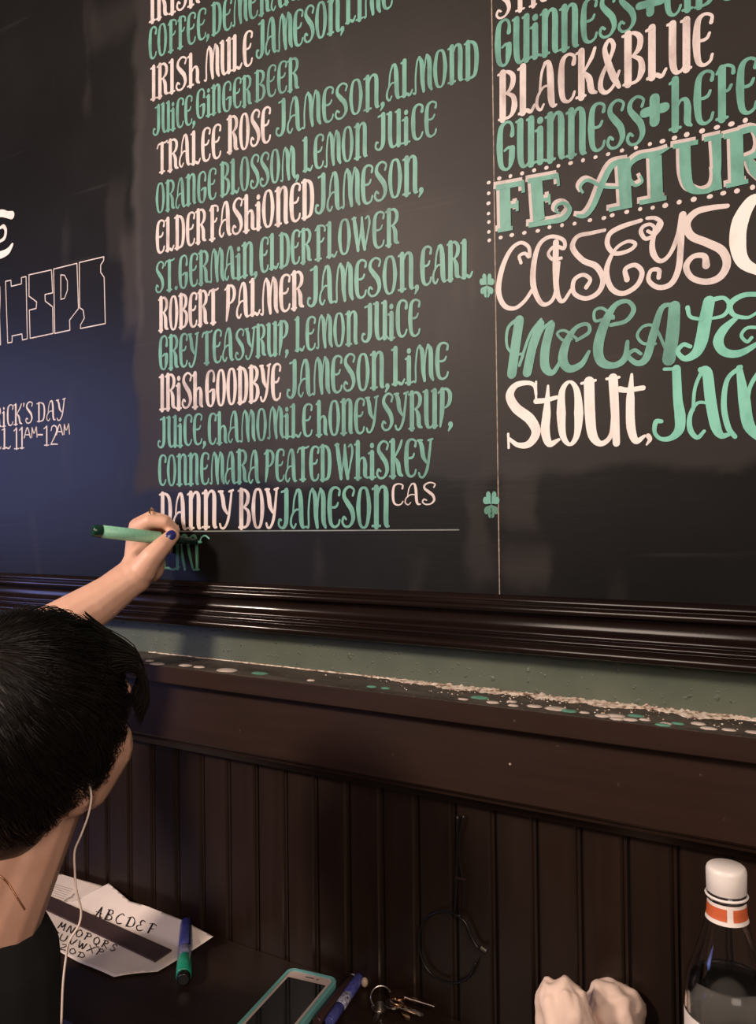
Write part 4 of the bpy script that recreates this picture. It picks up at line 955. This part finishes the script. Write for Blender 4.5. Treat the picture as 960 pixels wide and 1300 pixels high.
# hair: a close cap plus combed strands
def hair():
    cap = MB()
    cap.ball(hp(0, -.016, .026), (.084, .098, .098), 32, 20, HF)
    cap.ball(hp(0, -.042, -.040), (.073, .064, .088), 28, 16, HF)
    capo = fuse(cap, 'hair_cap', .004, M['hair'], None, it=3)
    base = [v.co.copy() for v in capo.data.vertices]; bf = [tuple(p.vertices) for p in capo.data.polygons]
    inv = HF.transposed()
    # cut away the face side
    def keep(p):
        q = inv @ (p-HC)
        if q.z > .055: return True
        if q.y > .056-.95*max(0, .018-q.z): return False
        return q.z > -.115 and not (q.z < -.070 and q.y > -.005)
    ks = [keep(p) for p in base]; idx = {}; vv = []
    for i, p in enumerate(base):
        if ks[i]: idx[i] = len(vv); vv.append(p)
    ff = [tuple(idx[i] for i in f_) for f_ in bf if all(ks[i] for i in f_)]
    bpy.data.objects.remove(capo)
    rnd = random.Random(3)
    c0 = Vector((-.012, -.045, .118))      # crown whorl, head frame
    ctr = Vector((0, -.016, .016)); rad = Vector((.083, .098, .104))
    def surf(d, off):
        d = d.normalized(); k_ = 1/math.sqrt((d.x/rad.x)**2+(d.y/rad.y)**2+(d.z/rad.z)**2); p = ctr+d*(k_+off)
        if d.z < -.15 and d.y < .1: p.y -= .010*min(1, (-.15-d.z)*2)
        return p
    cd_ = (c0-ctr).normalized(); mb = MB(); cnt = 0
    while cnt < 11000:
        z = rnd.uniform(-.97, 1); a = rnd.uniform(0, 2*math.pi); d = Vector((math.sqrt(1-z*z)*math.cos(a), math.sqrt(1-z*z)*math.sin(a), z))
        p = surf(d, 0)
        if not (p.z > .055 or (p.y < .050-.95*max(0, .018-p.z) and p.z > -.105 and not (p.z < -.065 and p.y > -.008))): continue
        clump = noise.noise(d*5)
        L = rnd.uniform(.045, .085)*(1+.3*clump)
        if d.z < -.3: L *= .45
        if p.z < .03 and p.y > -.035: L *= .5
        if d.y > .3: L *= 1.05
        steps = 9; pts = []; dd = d.copy(); off0 = rnd.uniform(-.004, .006)+.004*clump; ph_ = rnd.uniform(-.10, .10)+.6*noise.noise(d*3+Vector((7, 0, 0)))
        for i in range(steps+1):
            u = i/steps; off = off0+.010*math.sin(math.pi*min(1, u*1.1))*(.6+.6*rnd.random()*.3)+(.004*clump+.002)*u
            pts.append(surf(dd, off))
            tg = (dd-cd_); tg = tg-dd*tg.dot(dd)
            if tg.length < 1e-3: tg = dd.orthogonal()
            tg.normalize(); side = dd.cross(tg)
            down = Vector((0, 0, -1)); down = down-dd*down.dot(dd)
            tg = (tg+side*(.35+ph_)+down*.35).normalized(); dd = (dd+tg*(L/steps)/.095).normalized()
        w = [HC+HF @ q for q in pts]
        r0 = rnd.uniform(.00022, .00042)
        mb.tube(w, [r0]*(steps-1)+[r0*.7, r0*.15], 3, False); cnt += 1
    # fringe locks falling past the brow on the far right of the face
    for j in range(420):
        u = rnd.random(); s0 = Vector((.000+.050*u+rnd.uniform(-.006, .006), .062-.02*u, .104-.03*u+rnd.uniform(-.008, .008)))
        s1 = Vector((.026+.030*u, .098-.016*u+rnd.uniform(-.003, .003), .062+rnd.uniform(-.006, .006))); s2 = Vector((.034+.036*u, .104-.020*u+rnd.uniform(-.003, .003), .034+rnd.uniform(-.006, .006))); s3 = Vector((.036+.034*u+rnd.uniform(-.004, .004), .094-.02*u, .012+rnd.uniform(-.010, .008)))
        w = [HC+HF @ q for q in catmull([s0, s1, s2, s3], 4)]; mb.tube(w, [.0006]*(len(w)-2)+[.0004, .0001], 3, False)
    n0 = len(vv); vv += mb.v; ff += [tuple(i+n0 for i in f_) for f_ in mb.f]
    o = obj('hair', vv, ff, M['hair'], person, True); o['label'] = 'short glossy black hair'
hair()
# necklace and earphone cord
gold = simple('rose_gold_chain', (.80, .48, .30), .25, 1)
dg = bpy.context.evaluated_depsgraph_get(); dg.update()
from mathutils.bvhtree import BVHTree
bvh = BVHTree.FromObject(skin, dg)
def on_skin(x, y, lift=.001):
    d = (pix(x, y, 1)-CAM).normalized(); h = bvh.ray_cast(CAM, d); return (h[0]-d*lift) if h[0] else pix(x, y, .76)
mb = MB()
ctrl = catmull([Vector((-25, 1098, 0)), Vector((0, 1112, 0)), Vector((12, 1124, 0)), Vector((22, 1140, 0)), Vector((31, 1154, 0))], 12)
for p in ctrl: mb.ball(on_skin(p.x, p.y, .0005), .0011, 6, 4)
mb.build('necklace', gold, person, True)
ear = empty('earphones', P(113, 995, .78), 'white earphone cord hanging from the ear down past the neck', 'earphones')
cord = simple('white_cord', (.72, .58, .50), .45)
pts = [P(113, 993, .775), P(116, 1012, .765), P(112, 1035, .76), P(103, 1060, .755), P(95, 1080, .755), P(95, 1105, .755), P(97, 1130, .75), P(103, 1155, .75), P(100, 1175, .745), P(88, 1195, .74), P(84, 1215, .74), P(80, 1250, .73), P(78, 1300, .72)]
MB().tube(catmull(pts, 6), .0010, 8).build('cord', cord, ear, True)
MB().ball(P(111, 992, .778), (.006, .006, .007), 12, 8).build('earbud', cord, ear, True)
